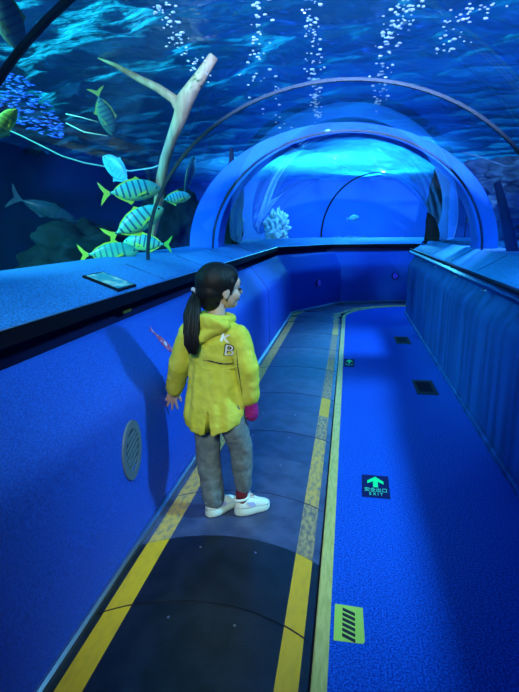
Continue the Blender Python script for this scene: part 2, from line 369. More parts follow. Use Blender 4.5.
# ------------------------------------------------------------------ moving walkway
WC = -0.462                                    # centre line
walk = empty('moving_walkway', (WC, 1.2, -0.04), 'dark moving walkway of curved pallets with yellow edge stripes beside the left wall', 'moving walkway')
PITCHL = 0.415; RC = 0.62; HWID = 0.39
def pallet_mesh(z):
    bm = bmesh.new()
    def yf(x): return math.sqrt(max(0, RC * RC - x * x)) - RC
    xs = [-HWID + 2 * HWID * k / 16 for k in range(17)]
    out = [(x, yf(x)) for x in xs] + [(x, yf(x) - PITCHL - 0.003) for x in xs[::-1]]
    prism(bm, out, z - 0.018, z)
    return bm
def stripe_mesh(x0, x1, z):
    bm = bmesh.new()
    def yf(x): return math.sqrt(max(0, RC * RC - x * x)) - RC
    n = 4; xs = [x0 + (x1 - x0) * k / n for k in range(n + 1)]
    prism(bm, [(x, yf(x) - 0.004) for x in xs] + [(x, yf(x) - PITCHL + 0.002) for x in xs[::-1]], z, z + 0.0012)
    return bm
def mesh_from(name, bm, m):
    me = bpy.data.meshes.new(name); bmesh.ops.recalc_face_normals(bm, faces=bm.faces); bm.to_mesh(me); bm.free(); me.materials.append(m); return me
PM = {k: mesh_from('pallet', pallet_mesh(0), M[k]) for k in ('rubber', 'rubber2', 'rubber3')}
SL = {k: mesh_from('edge_stripe', stripe_mesh(-0.355, -0.272, 0), M[k]) for k in ('yellow', 'yellow_worn', 'yellow_dirty')}
SR = {k: mesh_from('edge_stripe', stripe_mesh(0.290, 0.362, 0), M[k]) for k in ('yellow', 'yellow_worn', 'yellow_dirty')}
bm = bmesh.new(); bmesh.ops.create_cone(bm, cap_ends=True, segments=10, radius1=0.006, radius2=0.004, depth=0.004)
BO = mesh_from('bolt', bm, M['chrome'])
tones = ['rubber', 'rubber', 'rubber', 'rubber', 'rubber2', 'rubber2', 'rubber3', 'rubber2', 'rubber3', 'rubber2', 'rubber3', 'rubber3', 'rubber2', 'rubber3']
lefts = ['yellow', 'yellow', 'yellow', 'yellow', 'yellow_worn', 'yellow_worn', 'yellow_worn', 'yellow_worn']
rights = ['yellow', 'yellow', 'yellow', 'yellow', 'yellow_dirty', 'yellow_worn', 'yellow_worn', 'yellow_dirty', 'yellow', 'yellow_dirty', 'yellow_dirty', 'yellow_worn', 'yellow_dirty', 'yellow_dirty', 'yellow_dirty', 'yellow', 'yellow_worn']
N_P = 29; R_B = 1.335 - WC
for i in range(N_P):
    s = 0.77 + PITCHL * i                     # distance of the leading edge
    if s <= 7.75: px_, py_, rz = WC, s, 0.0
    else:
        th = min((s - 7.75) / R_B, PI / 2); ex = max(0, (s - 7.75) - R_B * PI / 2)
        px_, py_, rz = 1.335 - R_B * math.cos(th) + ex, 7.75 + R_B * math.sin(th), -th
    if i == 0: s = s
    p = link('pallet', PM[tones[i] if i < len(tones) else ('rubber3' if i % 2 else 'rubber2')], None, walk)
    p.location = Vector((px_, py_, (0.0 if i % 2 else -0.0025) - 0.001)) - Vector(walk.location); p.rotation_euler.z = rz
    if s > 11.5: continue
    for arr, mm in ((SL, lefts), (SR, rights)):
        q = link('edge_stripe', arr[mm[i] if i < len(mm) else 'yellow_worn'], None, p)
    if i < 8:
        for bx, by in ((-0.12, -0.10), (0.12, -0.10)):
            q = link('bolt', BO, None, p); q.location = (bx, by, 0.001)

# ------------------------------------------------------------------ signs and floor pieces
def floor_sign(loc, w, h, label, rz=0.0, full=True):
    r = empty('exit_floor_sign', loc, label, 'floor sign')
    r.rotation_euler.z = rz
    bm = bmesh.new(); box(bm, (0, 0, 0.001), (w, h, 0.002)); obj('panel', bm, M['sign_blue'], r)
    bm = bmesh.new()
    a = w * 0.30
    ol = [(-a * .3, -h * .06), (a * .3, -h * .06), (a * .3, h * .2), (a, h * .10), (a, h * .22), (0, h * .43), (-a, h * .22), (-a, h * .10), (-a * .3, h * .2)]
    prism(bm, ol, 0.0018, 0.0028); obj('arrow', bm, M['sign_green'], r)
    for body, sz, yy, sy in (('安全出口', w * 0.21, -h * .19, 1.55), ('E X I T', w * 0.17, -h * .36, 1.7)):
        me = text_mesh(body, sz, 0.0005); me.materials.append(M['sign_pale'] if sz > w * .18 else M['sign_pale'])
        t = link('lettering', me, None, r); t.location = (0, yy, 0.0028); t.scale = (1, sy, 1)
    return r
floor_sign((0.186, 2.585, 0.0), 0.142, 0.245, 'navy EXIT floor sign with a green arrow, the large near one on the blue carpet', -0.02)
floor_sign((0.045, 5.13, 0.0), 0.105, 0.30, 'small far EXIT floor sign against the lime edging, near the bend', 0)
hz = empty('hazard_sticker', (0.048, 1.575, 0.0), 'lime sticker with black diagonal bars stuck on the blue carpet by the edging', 'sticker')
bm = bmesh.new(); prism(bm, [(-0.05, -0.087), (0.048, -0.087), (0.053, -0.075), (0.050, 0.082), (-0.05, 0.087)], 0, 0.0015); obj('backing', bm, M['lime'], hz)
bm = bmesh.new()
for j in range(6):
    y0 = -0.066 + j * 0.0245
    prism(bm, [(-0.022, y0), (-0.022, y0 + 0.0150), (0.022, y0 + 0.0150 - 0.034 + 0.012), (0.022, y0 - 0.034 + 0.012)], 0.0014, 0.0022)
obj('bars', bm, M['black'], hz)
for (x, y, lab) in ((0.68, 4.42, 'nearer of the two dark floor hatches in the carpet by the right wall'), (0.672, 6.30, 'farther of the two dark floor hatches in the carpet, close to the bend')):
    r = empty('floor_hatch', (x, y, 0.0), lab, 'floor hatch'); w, d = 0.17, 0.40
    bm = bmesh.new(); box(bm, (0, 0, 0.002), (w * .72, d * .72, 0.004)); obj('lid', bm, M['hatch'], r)
    bm = bmesh.new()
    for sx in (-1, 1): box(bm, (sx * w * .43, 0, 0.003), (w * .14, d, 0.006))
    for sy in (-1, 1): box(bm, (0, sy * d * .43, 0.003), (w * .72, d * .14, 0.006))
    obj('frame', bm, M['dark'], r)

# oval vent on the left wall
vc = at_x(131, 450, -0.869)
v = empty('wall_vent', vc, 'grey oval vent with slanted louvres low on the blue left wall', 'vent')
bm = bmesh.new(); a_, b_ = 0.092, 0.130
n = 40; ring_o = [(b_ * math.sin(t), a_ * math.cos(t)) for t in [2 * PI * k / n for k in range(n)]]
def plate(bm, x0, x1, sc):
    A = [bm.verts.new((x0, y * sc, z * sc)) for z, y in ring_o]; B = [bm.verts.new((x1, y * sc, z * sc)) for z, y in ring_o]
    return A, B
Ao, Bo = plate(bm, 0.0, 0.010, 1.0); Ai, Bi = plate(bm, 0.0, 0.010, 0.72)
for k2 in range(n):
    j = (k2 + 1) % n
    bm.faces.new((Ao[k2], Ao[j], Bo[j], Bo[k2])); bm.faces.new((Bo[k2], Bo[j], Bi[j], Bi[k2])); bm.faces.new((Bi[k2], Bi[j], Ai[j], Ai[k2])); bm.faces.new((Ai[k2], Ai[j], Ao[j], Ao[k2]))
obj('rim', bm, M['vent'], v)
bm = bmesh.new(); A, B = plate(bm, 0.0, 0.002, 0.73); bm.faces.new(B)
for k2 in range(n): bm.faces.new((A[k2], A[(k2 + 1) % n], B[(k2 + 1) % n], B[k2]))
obj('backing', bm, M['darkblue'], v)
for j in range(6):
    zc = -0.068 + j * 0.027; hw = 0.72 * a_ * math.sqrt(max(0.05, 1 - (zc / (0.75 * b_)) ** 2))
    bm = bmesh.new(); box(bm, (0.006, 0, zc), (0.006, hw * 2.05, 0.012), Matrix.Rotation(0.42, 3, 'X')); obj('louvre', bm, M['vent'], v)

# red fish sticker on the left wall slope
P0, P1 = at_x(149, 327, -0.955), at_x(174, 354, -0.90)
def slope_pt(px, py, X0=-0.93):
    # meet the sloping face x = -0.86-(z-0.572)*0.45
    lo, hi = -1.2, -0.8
    for _ in range(40):
        mid = (lo + hi) / 2; q = at_x(px, py, mid); f = q.x - (-0.928 - (q.z - 0.710) * 0.77)
        if f < 0: lo = mid
        else: hi = mid
    return at_x(px, py, mid)
P0, P1 = slope_pt(149, 328), slope_pt(174, 353)
nrm = Vector((1, 0, 0.77)).normalized(); ax = (P1 - P0); L_ = ax.length; ax.normalize(); ay = nrm.cross(ax).normalized()
st = empty('fish_sticker', (P0 + P1) / 2, 'small red fish shaped sticker on the blue left wall beside the child', 'sticker')
ol = [(-.5, .10), (-.40, .04), (-.25, .035), (-.1, .10), (.15, .15), (.35, .12), (.5, .0), (.35, -.13), (.12, -.16), (-.1, -.10), (-.25, -.04), (-.40, -.05), (-.5, -.11), (-.44, 0)]
bm = bmesh.new(); prism(bm, [(x * L_, y * L_ * 1.1) for x, y in ol], 0.001, 0.003)
o = obj('body', bm, M['red'], st); o.data.transform(Matrix((ax, ay, nrm)).transposed().to_4x4())
bm = bmesh.new(); prism(bm, [(.05 * L_, .08 * L_), (.16 * L_, .10 * L_), (.22 * L_, -.06 * L_), (.10 * L_, -.09 * L_)], 0.003, 0.004)
o = obj('marking', bm, M['tie'], st); o.data.transform(Matrix((ax, ay, nrm)).transposed().to_4x4())

# information plaque on the left ledge
def ledge_z(x): return 1.047 + (-(x + 0.86) - 0.30) * (0.068 / 0.19)
def ledge_pt(px, py):
    lo, hi = -1.36, -1.05
    for _ in range(40):
        mid = (lo + hi) / 2; q = at_x(px, py, mid); f = q.z - ledge_z(q.x)
        if f < 0: hi = mid
        else: lo = mid
    return at_x(px, py, mid)
c4 = [ledge_pt(*q) for q in ((89, 275), (110, 272), (126, 289), (108, 293))]
cen = sum(c4, Vector()) / 4; cen.z = ledge_z(cen.x)
pl = empty('information_plaque', cen, 'small framed picture plaque lying on the blue left ledge under the fish', 'plaque')
rotp = Matrix.Rotation(math.atan(0.068 / 0.19), 3, 'Y')
wx = 0.20; wy = (c4[2] - c4[3]).length * 0.5 + (c4[1] - c4[0]).length * 0.5
wy = max(0.12, min(wy, 0.22))
bm = bmesh.new(); box(bm, (0, 0, 0.006), (wx, wy, 0.012)); bevel_all(bm, 0.002); bmesh.ops.transform(bm, matrix=rotp.to_4x4(), verts=bm.verts); obj('frame', bm, M['dark'], pl)
bm = bmesh.new(); box(bm, (0, 0, 0.0125), (wx * .88, wy * .86, 0.002)); bmesh.ops.transform(bm, matrix=rotp.to_4x4(), verts=bm.verts); obj('picture', bm, M['plaque'], pl)
# brass tab in the recess
c = at_x(127, 311, -1.235)
bm = bmesh.new(); box(bm, (0, 0, 0), (0.01, 0.11, 0.016)); bevel_all(bm, 0.003)
o = obj('metal_tab', bm, M['brass']); o.location = (-1.235, c.y, c.z); tag(o, 'small yellowish metal tab in the dark groove under the left ledge', 'tab')
# blue round lamps on the outer wall of the bend
def panel_lamp(px, py, p0, p1, label):
    d = Vector((p1[0] - p0[0], p1[1] - p0[1], 0)).normalized(); nn = Vector((d.y, -d.x, 0))
    rr = ray(px, py); t = (Vector((*p0, 0)) - EYE).dot(nn) / rr.dot(nn); q = EYE + rr * t
    L = empty('wall_lamp', q + nn * 0.0, label, 'lamp', 'round lamps on the bend wall')
    L.rotation_euler = nn.to_track_quat('Z', 'Y').to_euler()
    bm = bmesh.new(); bmesh.ops.create_cone(bm, cap_ends=True, segments=24, radius1=0.065, radius2=0.06, depth=0.03); bmesh.ops.translate(bm, verts=bm.verts, vec=(0, 0, 0.0)); obj('housing', bm, M['rail'], L)
    bm = bmesh.new(); ball(bm, (0, 0, 0.012), (0.05, 0.05, 0.016)); obj('lens', bm, M['lampblue'], L, True)
panel_lamp(318.5, 283, PATH_L[3], PATH_L[4], 'round blue lamp on the left panel of the far bend wall')
panel_lamp(395, 276, PATH_L[4], PATH_L[5], 'round blue lamp on the right panel of the far bend wall')

# ------------------------------------------------------------------ acrylic tunnel
TX, TA, TB, TZ = -0.07, 1.275, 1.07, 1.118
def tun(s):
    """centre and heading of the tunnel at distance s"""
    y0 = 8.3; R = 1.335 - TX
    if s <= y0: return Vector((TX, s, 0)), 0.0
    th = (s - y0) / R
    if th <= PI / 2: return Vector((1.335 - R * math.cos(th), y0 + R * math.sin(th), 0)), th
    return Vector((1.335 + (s - y0 - R * PI / 2), y0 + R, 0)), PI / 2
def tpt(s, t, e=0.0):
    c, th = tun(s); rv = Vector((math.cos(th), -math.sin(th), 0))
    return c + rv * (-(TA + e) * math.cos(t)) + Vector((0, 0, TZ + (TB + e) * math.sin(t)))
RINGS = [-2.2, 0.05, 1.58, 3.42, 5.17, 8.3 + 1.405 * 0.80, 11.4, 13.0]
NT = 40
for i, (s0, s1) in enumerate(zip(RINGS, RINGS[1:])):
    bm = bmesh.new(); ns = 3 if s1 < 8 else 10
    ss = [s0 + (s1 - s0) * k / ns for k in range(ns + 1)]
    gi = [[bm.verts.new(tpt(s, PI * k / NT)) for k in range(NT + 1)] for s in ss]
    go = [[bm.verts.new(tpt(s, PI * k / NT, 0.035)) for k in range(NT + 1)] for s in ss]
    for g in (gi, go):
        for a in range(ns):
            for k in range(NT): bm.faces.new((g[a][k], g[a][k + 1], g[a + 1][k + 1], g[a + 1][k]))
    for a in range(ns):
        for k in (0, NT): bm.faces.new((gi[a][k], gi[a + 1][k], go[a + 1][k], go[a][k]))
    for a in (0, ns):
        for k in range(NT): bm.faces.new((gi[a][k], gi[a][k + 1], go[a][k + 1], go[a][k]))
    o = obj('window_%d' % (i + 1), bm, M['glass'], smooth=True); o.data.set_sharp_from_angle(angle=math.radians(50)); tag(o, kind='structure')
for i, s in enumerate(RINGS[1:-1]):
    bm = bmesh.new(); w = 0.008
    pr_ = []
    for ds, e in ((-w, -0.002), (w, -0.002), (w, 0.018), (-w, 0.018)):
        pr_.append([bm.verts.new(tpt(s + ds, PI * k / NT, e)) for k in range(NT + 1)])
    for a, b in zip(pr_, pr_[1:] + pr_[:1]):
        for k in range(NT): bm.faces.new((a[k], a[k + 1], b[k + 1], b[k]))
    for kk in (0, NT): bm.faces.new([q[kk] for q in pr_])
    o = obj('trim_%d' % (60 + i), bm, M['seam'], smooth=False); faces_smooth(o, 40); tag(o, kind='structure')

# ------------------------------------------------------------------ tank
WZ = 2.75
X0, X1, Y0, Y1, ZB, ZT = -6.0, 6.0, -3.0, 17.0, 0.5, 6.0
def quad(name, pts, m):
    bm = bmesh.new(); a = [bm.verts.new(p) for p in pts]; c = sum((Vector(p) for p in pts), Vector()) / 4
    nn = (Vector(pts[1]) - Vector(pts[0])).cross(Vector(pts[2]) - Vector(pts[0])).normalized()
    mid = Vector(((X0 + X1) / 2, (Y0 + Y1) / 2, 2.0))
    if (mid - c).dot(nn) > 0: nn = -nn
    b = [bm.verts.new(Vector(p) + nn * 0.2) for p in pts]
    bm.faces.new(a); bm.faces.new(b[::-1])
    for k in range(4): bm.faces.new((a[k], a[(k + 1) % 4], b[(k + 1) % 4], b[k]))
    return tag(obj(name, bm, m), kind='structure')
quad('wall_tank_left', [(X0, Y0, ZB), (X0, Y1, ZB), (X0, Y1, ZT), (X0, Y0, ZT)], M['tank'])
quad('wall_tank_right', [(X1, Y0, ZB), (X1, Y1, ZB), (X1, Y1, ZT), (X1, Y0, ZT)], M['tank'])
quad('wall_tank_back', [(X0, Y1, ZB), (X1, Y1, ZB), (X1, Y1, ZT), (X0, Y1, ZT)], M['tank_blue'])
quad('wall_tank_front', [(X0, Y0, ZB), (X1, Y0, ZB), (X1, Y0, ZT), (X0, Y0, ZT)], M['tank'])
quad('ceiling', [(X0, Y0, ZT), (X1, Y0, ZT), (X1, Y1, ZT), (X0, Y1, ZT)], M['tank'])
for nm, a, b in (('floor_tank_left', X0, -1.85), ('floor_tank_right', 1.56, X1)):
    y1 = 10.75 if nm.endswith('left') else 8.1
    quad(nm, [(a, Y0, ZB), (b, Y0, ZB), (b, y1, ZB), (a, y1, ZB)], M['sand'])
quad('floor_tank_back', [(X0, 10.75, ZB), (X1, 10.75, ZB), (X1, Y1, ZB), (X0, Y1, ZB)], M['sand'])

# rippling water surface
nx, ny = 200, 420
xs = np.linspace(X0 + .01, X1 - .01, nx); ys = np.linspace(Y0 + .01, Y1 - .01, ny); XX, YY = np.meshgrid(xs, ys)
rs = np.random.RandomState(5); ZZ = np.zeros_like(XX)
for _ in range(34):
    lam = rs.uniform(0.13, 0.85); th = rs.normal(1.35, 0.55); kx, ky = 2 * PI / lam * math.cos(th), 2 * PI / lam * math.sin(th)
    ZZ += 0.0115 * lam ** 0.65 * np.sin(kx * XX + ky * YY + rs.uniform(0, 6.28) + 0.6 * np.sin(0.9 * XX + 1.3 * YY))
co = np.stack([XX, YY, ZZ + WZ], -1).reshape(-1, 3)
idx = np.arange(nx * ny).reshape(ny, nx)
fc = np.stack([idx[:-1, :-1], idx[:-1, 1:], idx[1:, 1:], idx[1:, :-1]], -1).reshape(-1, 4)
me = bpy.data.meshes.new('water_surface'); me.from_pydata(co.tolist(), [], fc.tolist())
for p in me.polygons: p.use_smooth = True
o = link('water_surface', me, M['water']); tag(o, 'rippling water surface above the glass tunnel', 'water', kind='stuff')

# bubbles
ICO = bmesh.new(); bmesh.ops.create_icosphere(ICO, subdivisions=2, radius=1.0)
ICO_V = np.array([v.co[:] for v in ICO.verts]); ICO_F = np.array([[v.index for v in f.verts] for f in ICO.faces]); ICO.free()
def bubbles(label, clusters, n, seed, size=(0.0035, 0.0105)):
    r_ = random.Random(seed); V, F = [], []
    for j in range(n):
        (xa, ya), (xb, yb), spread = clusters[j % len(clusters)]
        t = r_.random(); px = xa + (xb - xa) * t + r_.gauss(0, spread); py = ya + (yb - ya) * t + r_.gauss(0, 3)
        z = 2.28 + r_.uniform(0.08, 0.36)
        if py > 165: continue
        q = at_z(px, py, z)
        e = ((q.x - TX) / (TA + 0.07)) ** 2 + ((q.z - TZ) / (TB + 0.07)) ** 2
        if e < 1 and q.y < 8: q.z = TZ + (TB + 0.09) * math.sqrt(max(0, 1 - ((q.x - TX) / (TA + 0.09)) ** 2))
        s = r_.uniform(*size) * (0.5 + 0.14 * q.y)
        o_ = len(V) * len(ICO_V)
        V.append(ICO_V * np.array([s * r_.uniform(1.0, 1.8), s * r_.uniform(1.0, 1.6), s * 0.7]) + np.array(q[:])); F.append(ICO_F + o_)
    me = bpy.data.meshes.new('air_bubbles'); me.from_pydata(np.concatenate(V).tolist(), [], np.concatenate(F).tolist())
    for p in me.polygons: p.use_smooth = True
    o = link('air_bubbles', me, M['bubble']); tag(o, label, 'bubbles', kind='stuff')
bubbles('silvery air bubbles in a column above the left of the tunnel crown', [((158, 4), (178, 40), 6), ((175, 40), (208, 78), 5)], 70, 1)
bubbles('silvery air bubbles in a column over the child in the crown water', [((262, 0), (256, 60), 5), ((254, 60), (280, 130), 8)], 60, 2)
bubbles('dense white bubble column just left of the tunnel crown', [((312, 0), (314, 80), 5), ((314, 80), (318, 120), 3)], 120, 3)
bubbles('dense white bubble column just right of the tunnel crown', [((412, 0), (388, 40), 7), ((386, 30), (378, 110), 5)], 120, 4)
bubbles('loose bubbles at the upper right corner of the tunnel crown', [((490, 0), (455, 22), 8), ((462, 15), (440, 55), 7)], 50, 5)

# ------------------------------------------------------------------ rocks, coral, tan trunk, rope
def rock(name, c, r, m, label, cat='rock', seed=0, rough=0.35, fr=1.6, sub_=5, group=None):
    bm = bmesh.new(); bmesh.ops.create_icosphere(bm, subdivisions=sub_, radius=1.0); o_ = Vector((seed * 3.1, seed * 1.7, seed))
    for v in bm.verts:
        d = v.co.normalized()
        k = 1 + rough * noise.fractal(d * fr + o_, 1.0, 2.0, 5) * 1.2
        v.co = Vector((d.x * r[0], d.y * r[1], d.z * r[2])) * k
    o = obj(name, bm, m, smooth=True); o.location = c; return tag(o, label, cat, group)
def rock_px(px, py, Y, rpx, m, label, seed, cat='rock', name='rock', **kw):
    c = at_y(px, py, Y); k = Y / FPX
    return rock(name, c, (rpx[0] * k, rpx[0] * k * 0.8, rpx[1] * k), m, label, cat, seed, **kw)
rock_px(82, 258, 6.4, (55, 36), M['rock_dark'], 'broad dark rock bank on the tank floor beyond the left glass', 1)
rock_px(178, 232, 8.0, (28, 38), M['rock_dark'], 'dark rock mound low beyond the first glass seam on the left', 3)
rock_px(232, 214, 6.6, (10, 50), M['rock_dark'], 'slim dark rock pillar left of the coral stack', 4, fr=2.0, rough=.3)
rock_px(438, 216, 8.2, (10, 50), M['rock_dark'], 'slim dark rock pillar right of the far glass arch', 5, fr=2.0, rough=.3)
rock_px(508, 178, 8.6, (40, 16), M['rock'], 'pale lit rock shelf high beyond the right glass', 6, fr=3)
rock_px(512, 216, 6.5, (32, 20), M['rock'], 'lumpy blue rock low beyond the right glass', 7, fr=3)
rock('coral_stack', at_y(277, 231, 13.4), (0.26, 0.24, 0.46), M['coral'], 'pale coral covered rock stack standing beyond the bend', 'coral', 12, rough=0.45, fr=4.2)
rock_px(352, 248, 14.5, (26, 10), M['rock'], 'low bluish reef rock seen through the farthest arch', 13, fr=3)
rock_px(314, 246, 13.0, (14, 6), M['coral'], 'low pale coral rubble at the foot of the coral stack', 14, cat='coral', name='coral_rubble', fr=3)
rock_px(408, 247, 15.6, (16, 8), M['rock'], 'small low reef rock near the right foot of the farthest arch', 15, fr=3)

# added blue arch standing in for bright reflections in the tunnel glass
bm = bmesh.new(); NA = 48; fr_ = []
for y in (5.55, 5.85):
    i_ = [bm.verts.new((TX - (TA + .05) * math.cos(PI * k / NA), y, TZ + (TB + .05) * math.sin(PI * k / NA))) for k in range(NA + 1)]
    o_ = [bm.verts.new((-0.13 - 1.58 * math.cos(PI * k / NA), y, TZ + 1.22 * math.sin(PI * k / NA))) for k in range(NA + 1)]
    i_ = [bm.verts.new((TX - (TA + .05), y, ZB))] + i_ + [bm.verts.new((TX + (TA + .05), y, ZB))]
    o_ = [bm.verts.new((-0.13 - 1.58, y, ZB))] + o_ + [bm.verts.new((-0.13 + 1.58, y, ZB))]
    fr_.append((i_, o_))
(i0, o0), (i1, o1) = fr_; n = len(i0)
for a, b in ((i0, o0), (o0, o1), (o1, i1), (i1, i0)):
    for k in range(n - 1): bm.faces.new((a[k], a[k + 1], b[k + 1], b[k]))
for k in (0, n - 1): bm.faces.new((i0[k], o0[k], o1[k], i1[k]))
o = obj('reflection_arch', bm, M['arch']); faces_smooth(o, 40); tag(o, 'added bright blue arch around the tunnel standing in for glass reflections', 'arch')

# added tan trunk standing in for a reflection in the left glass
dw = empty('reflection_trunk', at_y(150, 250, 4.55), 'added tan forked trunk behind the left glass standing in for a reflection', 'reflection_trunk')
def dpt(px, py, Y=4.55): return at_y(px, py, Y)
bm = bmesh.new(); tube(bm, [dpt(*q) - dw.location for q in ((147, 268), (152, 235), (158, 205), (161, 180), (165, 160), (172, 138), (180, 118), (185, 100), (194, 86), (203, 73), (210, 62), (214, 56))], [.035, .035, .04, .045, .045, .045, .06, .075, .06, .05, .045, .04], 12)
o = obj('trunk', bm, M['trunk_tan'], dw, True)
bm = bmesh.new(); tube(bm, [dpt(*q) - dw.location for q in ((176, 130), (180, 112), (174, 99), (158, 88), (138, 78), (115, 65), (98, 58))], [.03, .04, .04, .035, .028, .018, .006], 12)
obj('branch', bm, M['trunk_tan'], dw, True)
def rope(pts, Y, label, r=0.006, m='rope'):
    P = [at_y(px, py, Y) for px, py in pts]; bm = bmesh.new(); tube(bm, P, r, 6)
    return tag(obj('rope', bm, M[m], smooth=True), label, 'rope')
rope([(-10, 122), (20, 135), (42, 146), (62, 156), (85, 163), (108, 167), (130, 171), (152, 168), (168, 162)], 4.9, 'thin pale rope slung through the water behind the left glass', 0.007)
rope([(66, 114), (80, 117), (98, 122)], 3.6, 'short pale line floating behind the diving fish, upper one', 0.004)
rope([(66, 123), (84, 132), (108, 136)], 3.6, 'short pale line floating behind the diving fish, lower one', 0.004)
rope([(462, 152), (480, 157), (505, 166), (530, 168)], 5.2, 'thin dull line strung across the dark rocks on the right', 0.006, m='rock')
bm = bmesh.new(); tube(bm, [at_y(497, 182, 5.0), at_y(504, 210, 5.0), at_y(514, 258, 5.0)], [0.03, 0.04, 0.055], 14)
tag(obj('pipe', bm, M['dark'], smooth=True), 'dark leaning pipe in the tank at the right border', 'pipe')

# ------------------------------------------------------------------ fish
def fish_kind(body_m, fin_m, deep=0.19, thick=0.065):
    r = bpy.data.objects.new('striped_fish', None); COL.objects.link(r); r.empty_display_size = 0.1
    bm = bmesh.new(); prof = [(0.5, .012), (0.485, .035), (0.45, .075), (0.39, .12), (0.30, .165), (0.18, .195), (0.05, .2), (-0.08, .18), (-0.2, .13), (-0.28, .075), (-0.34, .035), (-0.38, .022), (-0.41, .018)]
    rings = []
    for x, h in prof:
        hh = h / 0.2 * deep; ww = max(0.008, thick * (h / 0.2) ** 0.8)
        rings.append([(x, ww * math.cos(t), hh * math.sin(t) * (1.0 if math.sin(t) > 0 else 0.92) - 0.01 * (x > .4)) for t in [2 * PI * k / 16 for k in range(16)]])
    loft(bm, rings); obj('body', bm, body_m, r, True)
    def fin(name, ol, parent=r, y=0.0, th=0.006, tilt=None, m=fin_m):
        bm = bmesh.new(); A = [bm.verts.new((x, y - th, z)) for x, z in ol]; B = [bm.verts.new((x, y + th, z)) for x, z in ol]; n = len(ol)
        for k in range(n): bm.faces.new((A[k], A[(k + 1) % n], B[(k + 1) % n], B[k]))
        bm.faces.new(A[::-1]); bm.faces.new(B)
        if tilt: bmesh.ops.transform(bm, matrix=tilt, verts=bm.verts)
        return obj(name, bm, m, parent)
    d = deep
    fin('tail_fin', [(-.39, .02), (-.46, .07), (-.55, .17), (-.585, .20), (-.555, .10), (-.50, .0), (-.555, -.10), (-.585, -.20), (-.55, -.17), (-.46, -.07), (-.39, -.02)])
    fin('dorsal_fin', [(.16, d * .93), (.08, d * 1.28), (.03, d * 1.12), (-.1, d * 1.0), (-.25, d * .62), (-.33, d * .25), (-.3, d * .2), (-.1, d * .8), (.1, d * .9)])
    fin('anal_fin', [(.0, -d * .9), (-.06, -d * 1.25), (-.12, -d * .98), (-.25, -d * .6), (-.33, -d * .25), (-.3, -d * .15), (-.1, -d * .75)])
    for s in (-1, 1):
        fin('pectoral_fin', [(0.24, -.02), (0.16, -.03), (.02, -.10), (.10, -.085), (.2, -.06)], y=s * 0.075, th=0.003)
        bm = bmesh.new(); ball(bm, (.42, s * thick * .48, .02), (.018, .012, .018), u=10, v=8); obj('eye', bm, M['eye'], r, True)
    return r
KINDS = {'striped': fish_kind(M['trevally'], M['fin']), 'green': fish_kind(M['trevally_green'], M['fin']), 'dark': fish_kind(M['fish_dark'], M['fin_dark'], 0.2),
         'yellow': fish_kind(M['fish_yellow'], M['fin']), 'blue': fish_kind(M['fish_blue'], M['fin_blue'], 0.24), 'grey': fish_kind(M['fish_grey'], M['fish_grey'], 0.12)}
used = set()
def fish(kind, px, py, Y, Lpx, tilt, label, turn=0.0, roll=0.0, group='striped fish behind the left glass', name=None):
    """tilt: image angle of the heading (0 = right, 90 = up); turn: degrees swung away from the viewer"""
    f = KINDS[kind] if kind not in used else copy_tree(KINDS[kind]); used.add(kind)
    p = at_y(px, py, Y); view = (p - EYE).normalized(); rt = view.cross(Vector((0, 0, 1))).normalized(); up = rt.cross(view)
    a = math.radians(tilt); h = rt * math.cos(a) + up * math.sin(a); t = math.radians(turn); h = (h * math.cos(t) + view * math.sin(t)).normalized()
    z = up if abs(math.sin(a)) < 0.9 else (rt if math.sin(a) < 0 else -rt)
    z = (z - h * z.dot(h)).normalized(); y = z.cross(h); mt = Matrix((h, y, z)).transposed()
    if roll: mt = mt @ Matrix.Rotation(math.radians(roll), 3, 'X')
    L = Lpx * (p - EYE).dot(FW) / FPX / max(0.45, math.cos(t))
    f.matrix_world = Matrix.Translation(p) @ mt.to_4x4() @ Matrix.Scale(L, 4)
    f.name = name or ('striped_fish' if kind in ('striped', 'green') else 'reef_fish')
    tag(f, label, 'fish', group); return f
fish('striped', 133, 191, 4.05, 56, 6, 'striped trevally swimming right, uppermost of the barred fish before the seam', 8)
fish('striped', 137, 222, 4.0, 60, 28, 'large striped trevally tilted upward in the middle of the barred group')
fish('green', 111, 253, 3.75, 54, 3, 'greenish striped trevally just above the plaque, lowest of the group')
fish('striped', 146, 243, 4.4, 44, 176, 'striped trevally facing left behind the lowest green one', 10)
fish('striped', 176, 198, 5.0, 30, 8, 'small striped trevally just right of the glass seam', 20)
fish('blue', 117, 170, 4.3, 36, 135, 'rounded blue fish turning away above the striped group', 30, name='blue_fish')
fish('dark', 105, 114, 3.7, 42, -72, 'dark fish diving head down with a yellow forked tail', 15, roll=10, name='dark_fish')
fish('dark', 5, 14, 2.5, 68, -70, 'large dark fish cut off by the upper left corner', 20, name='dark_fish')
fish('yellow', 3, 126, 2.6, 44, 50, 'yellow green fish nosing in at the left border', 10, name='yellow_fish')
fish('dark', 189, 176, 5.8, 40, 72, 'thin dark fish seen end on beside the seam', 20, roll=76, name='dark_fish')
fish('blue', 216, 211, 6.4, 20, 20, 'small blue fish in front of the bright blue band', 0, group='distant blue fish', name='blue_fish')
fish('blue', 353, 218, 13.0, 12, 10, 'tiny pale blue fish seen through the farthest arch', 0, group='distant blue fish', name='blue_fish')
fish('blue', 239, 220, 9.0, 12, 0, 'tiny pale blue fish between the dark pillar and coral stack', 0, group='distant blue fish', name='blue_fish')
fish('grey', 47, 210, 4.8, 62, -22, 'long faint grey fish gliding low in the dark left water', 5, group='distant fish', name='grey_fish')

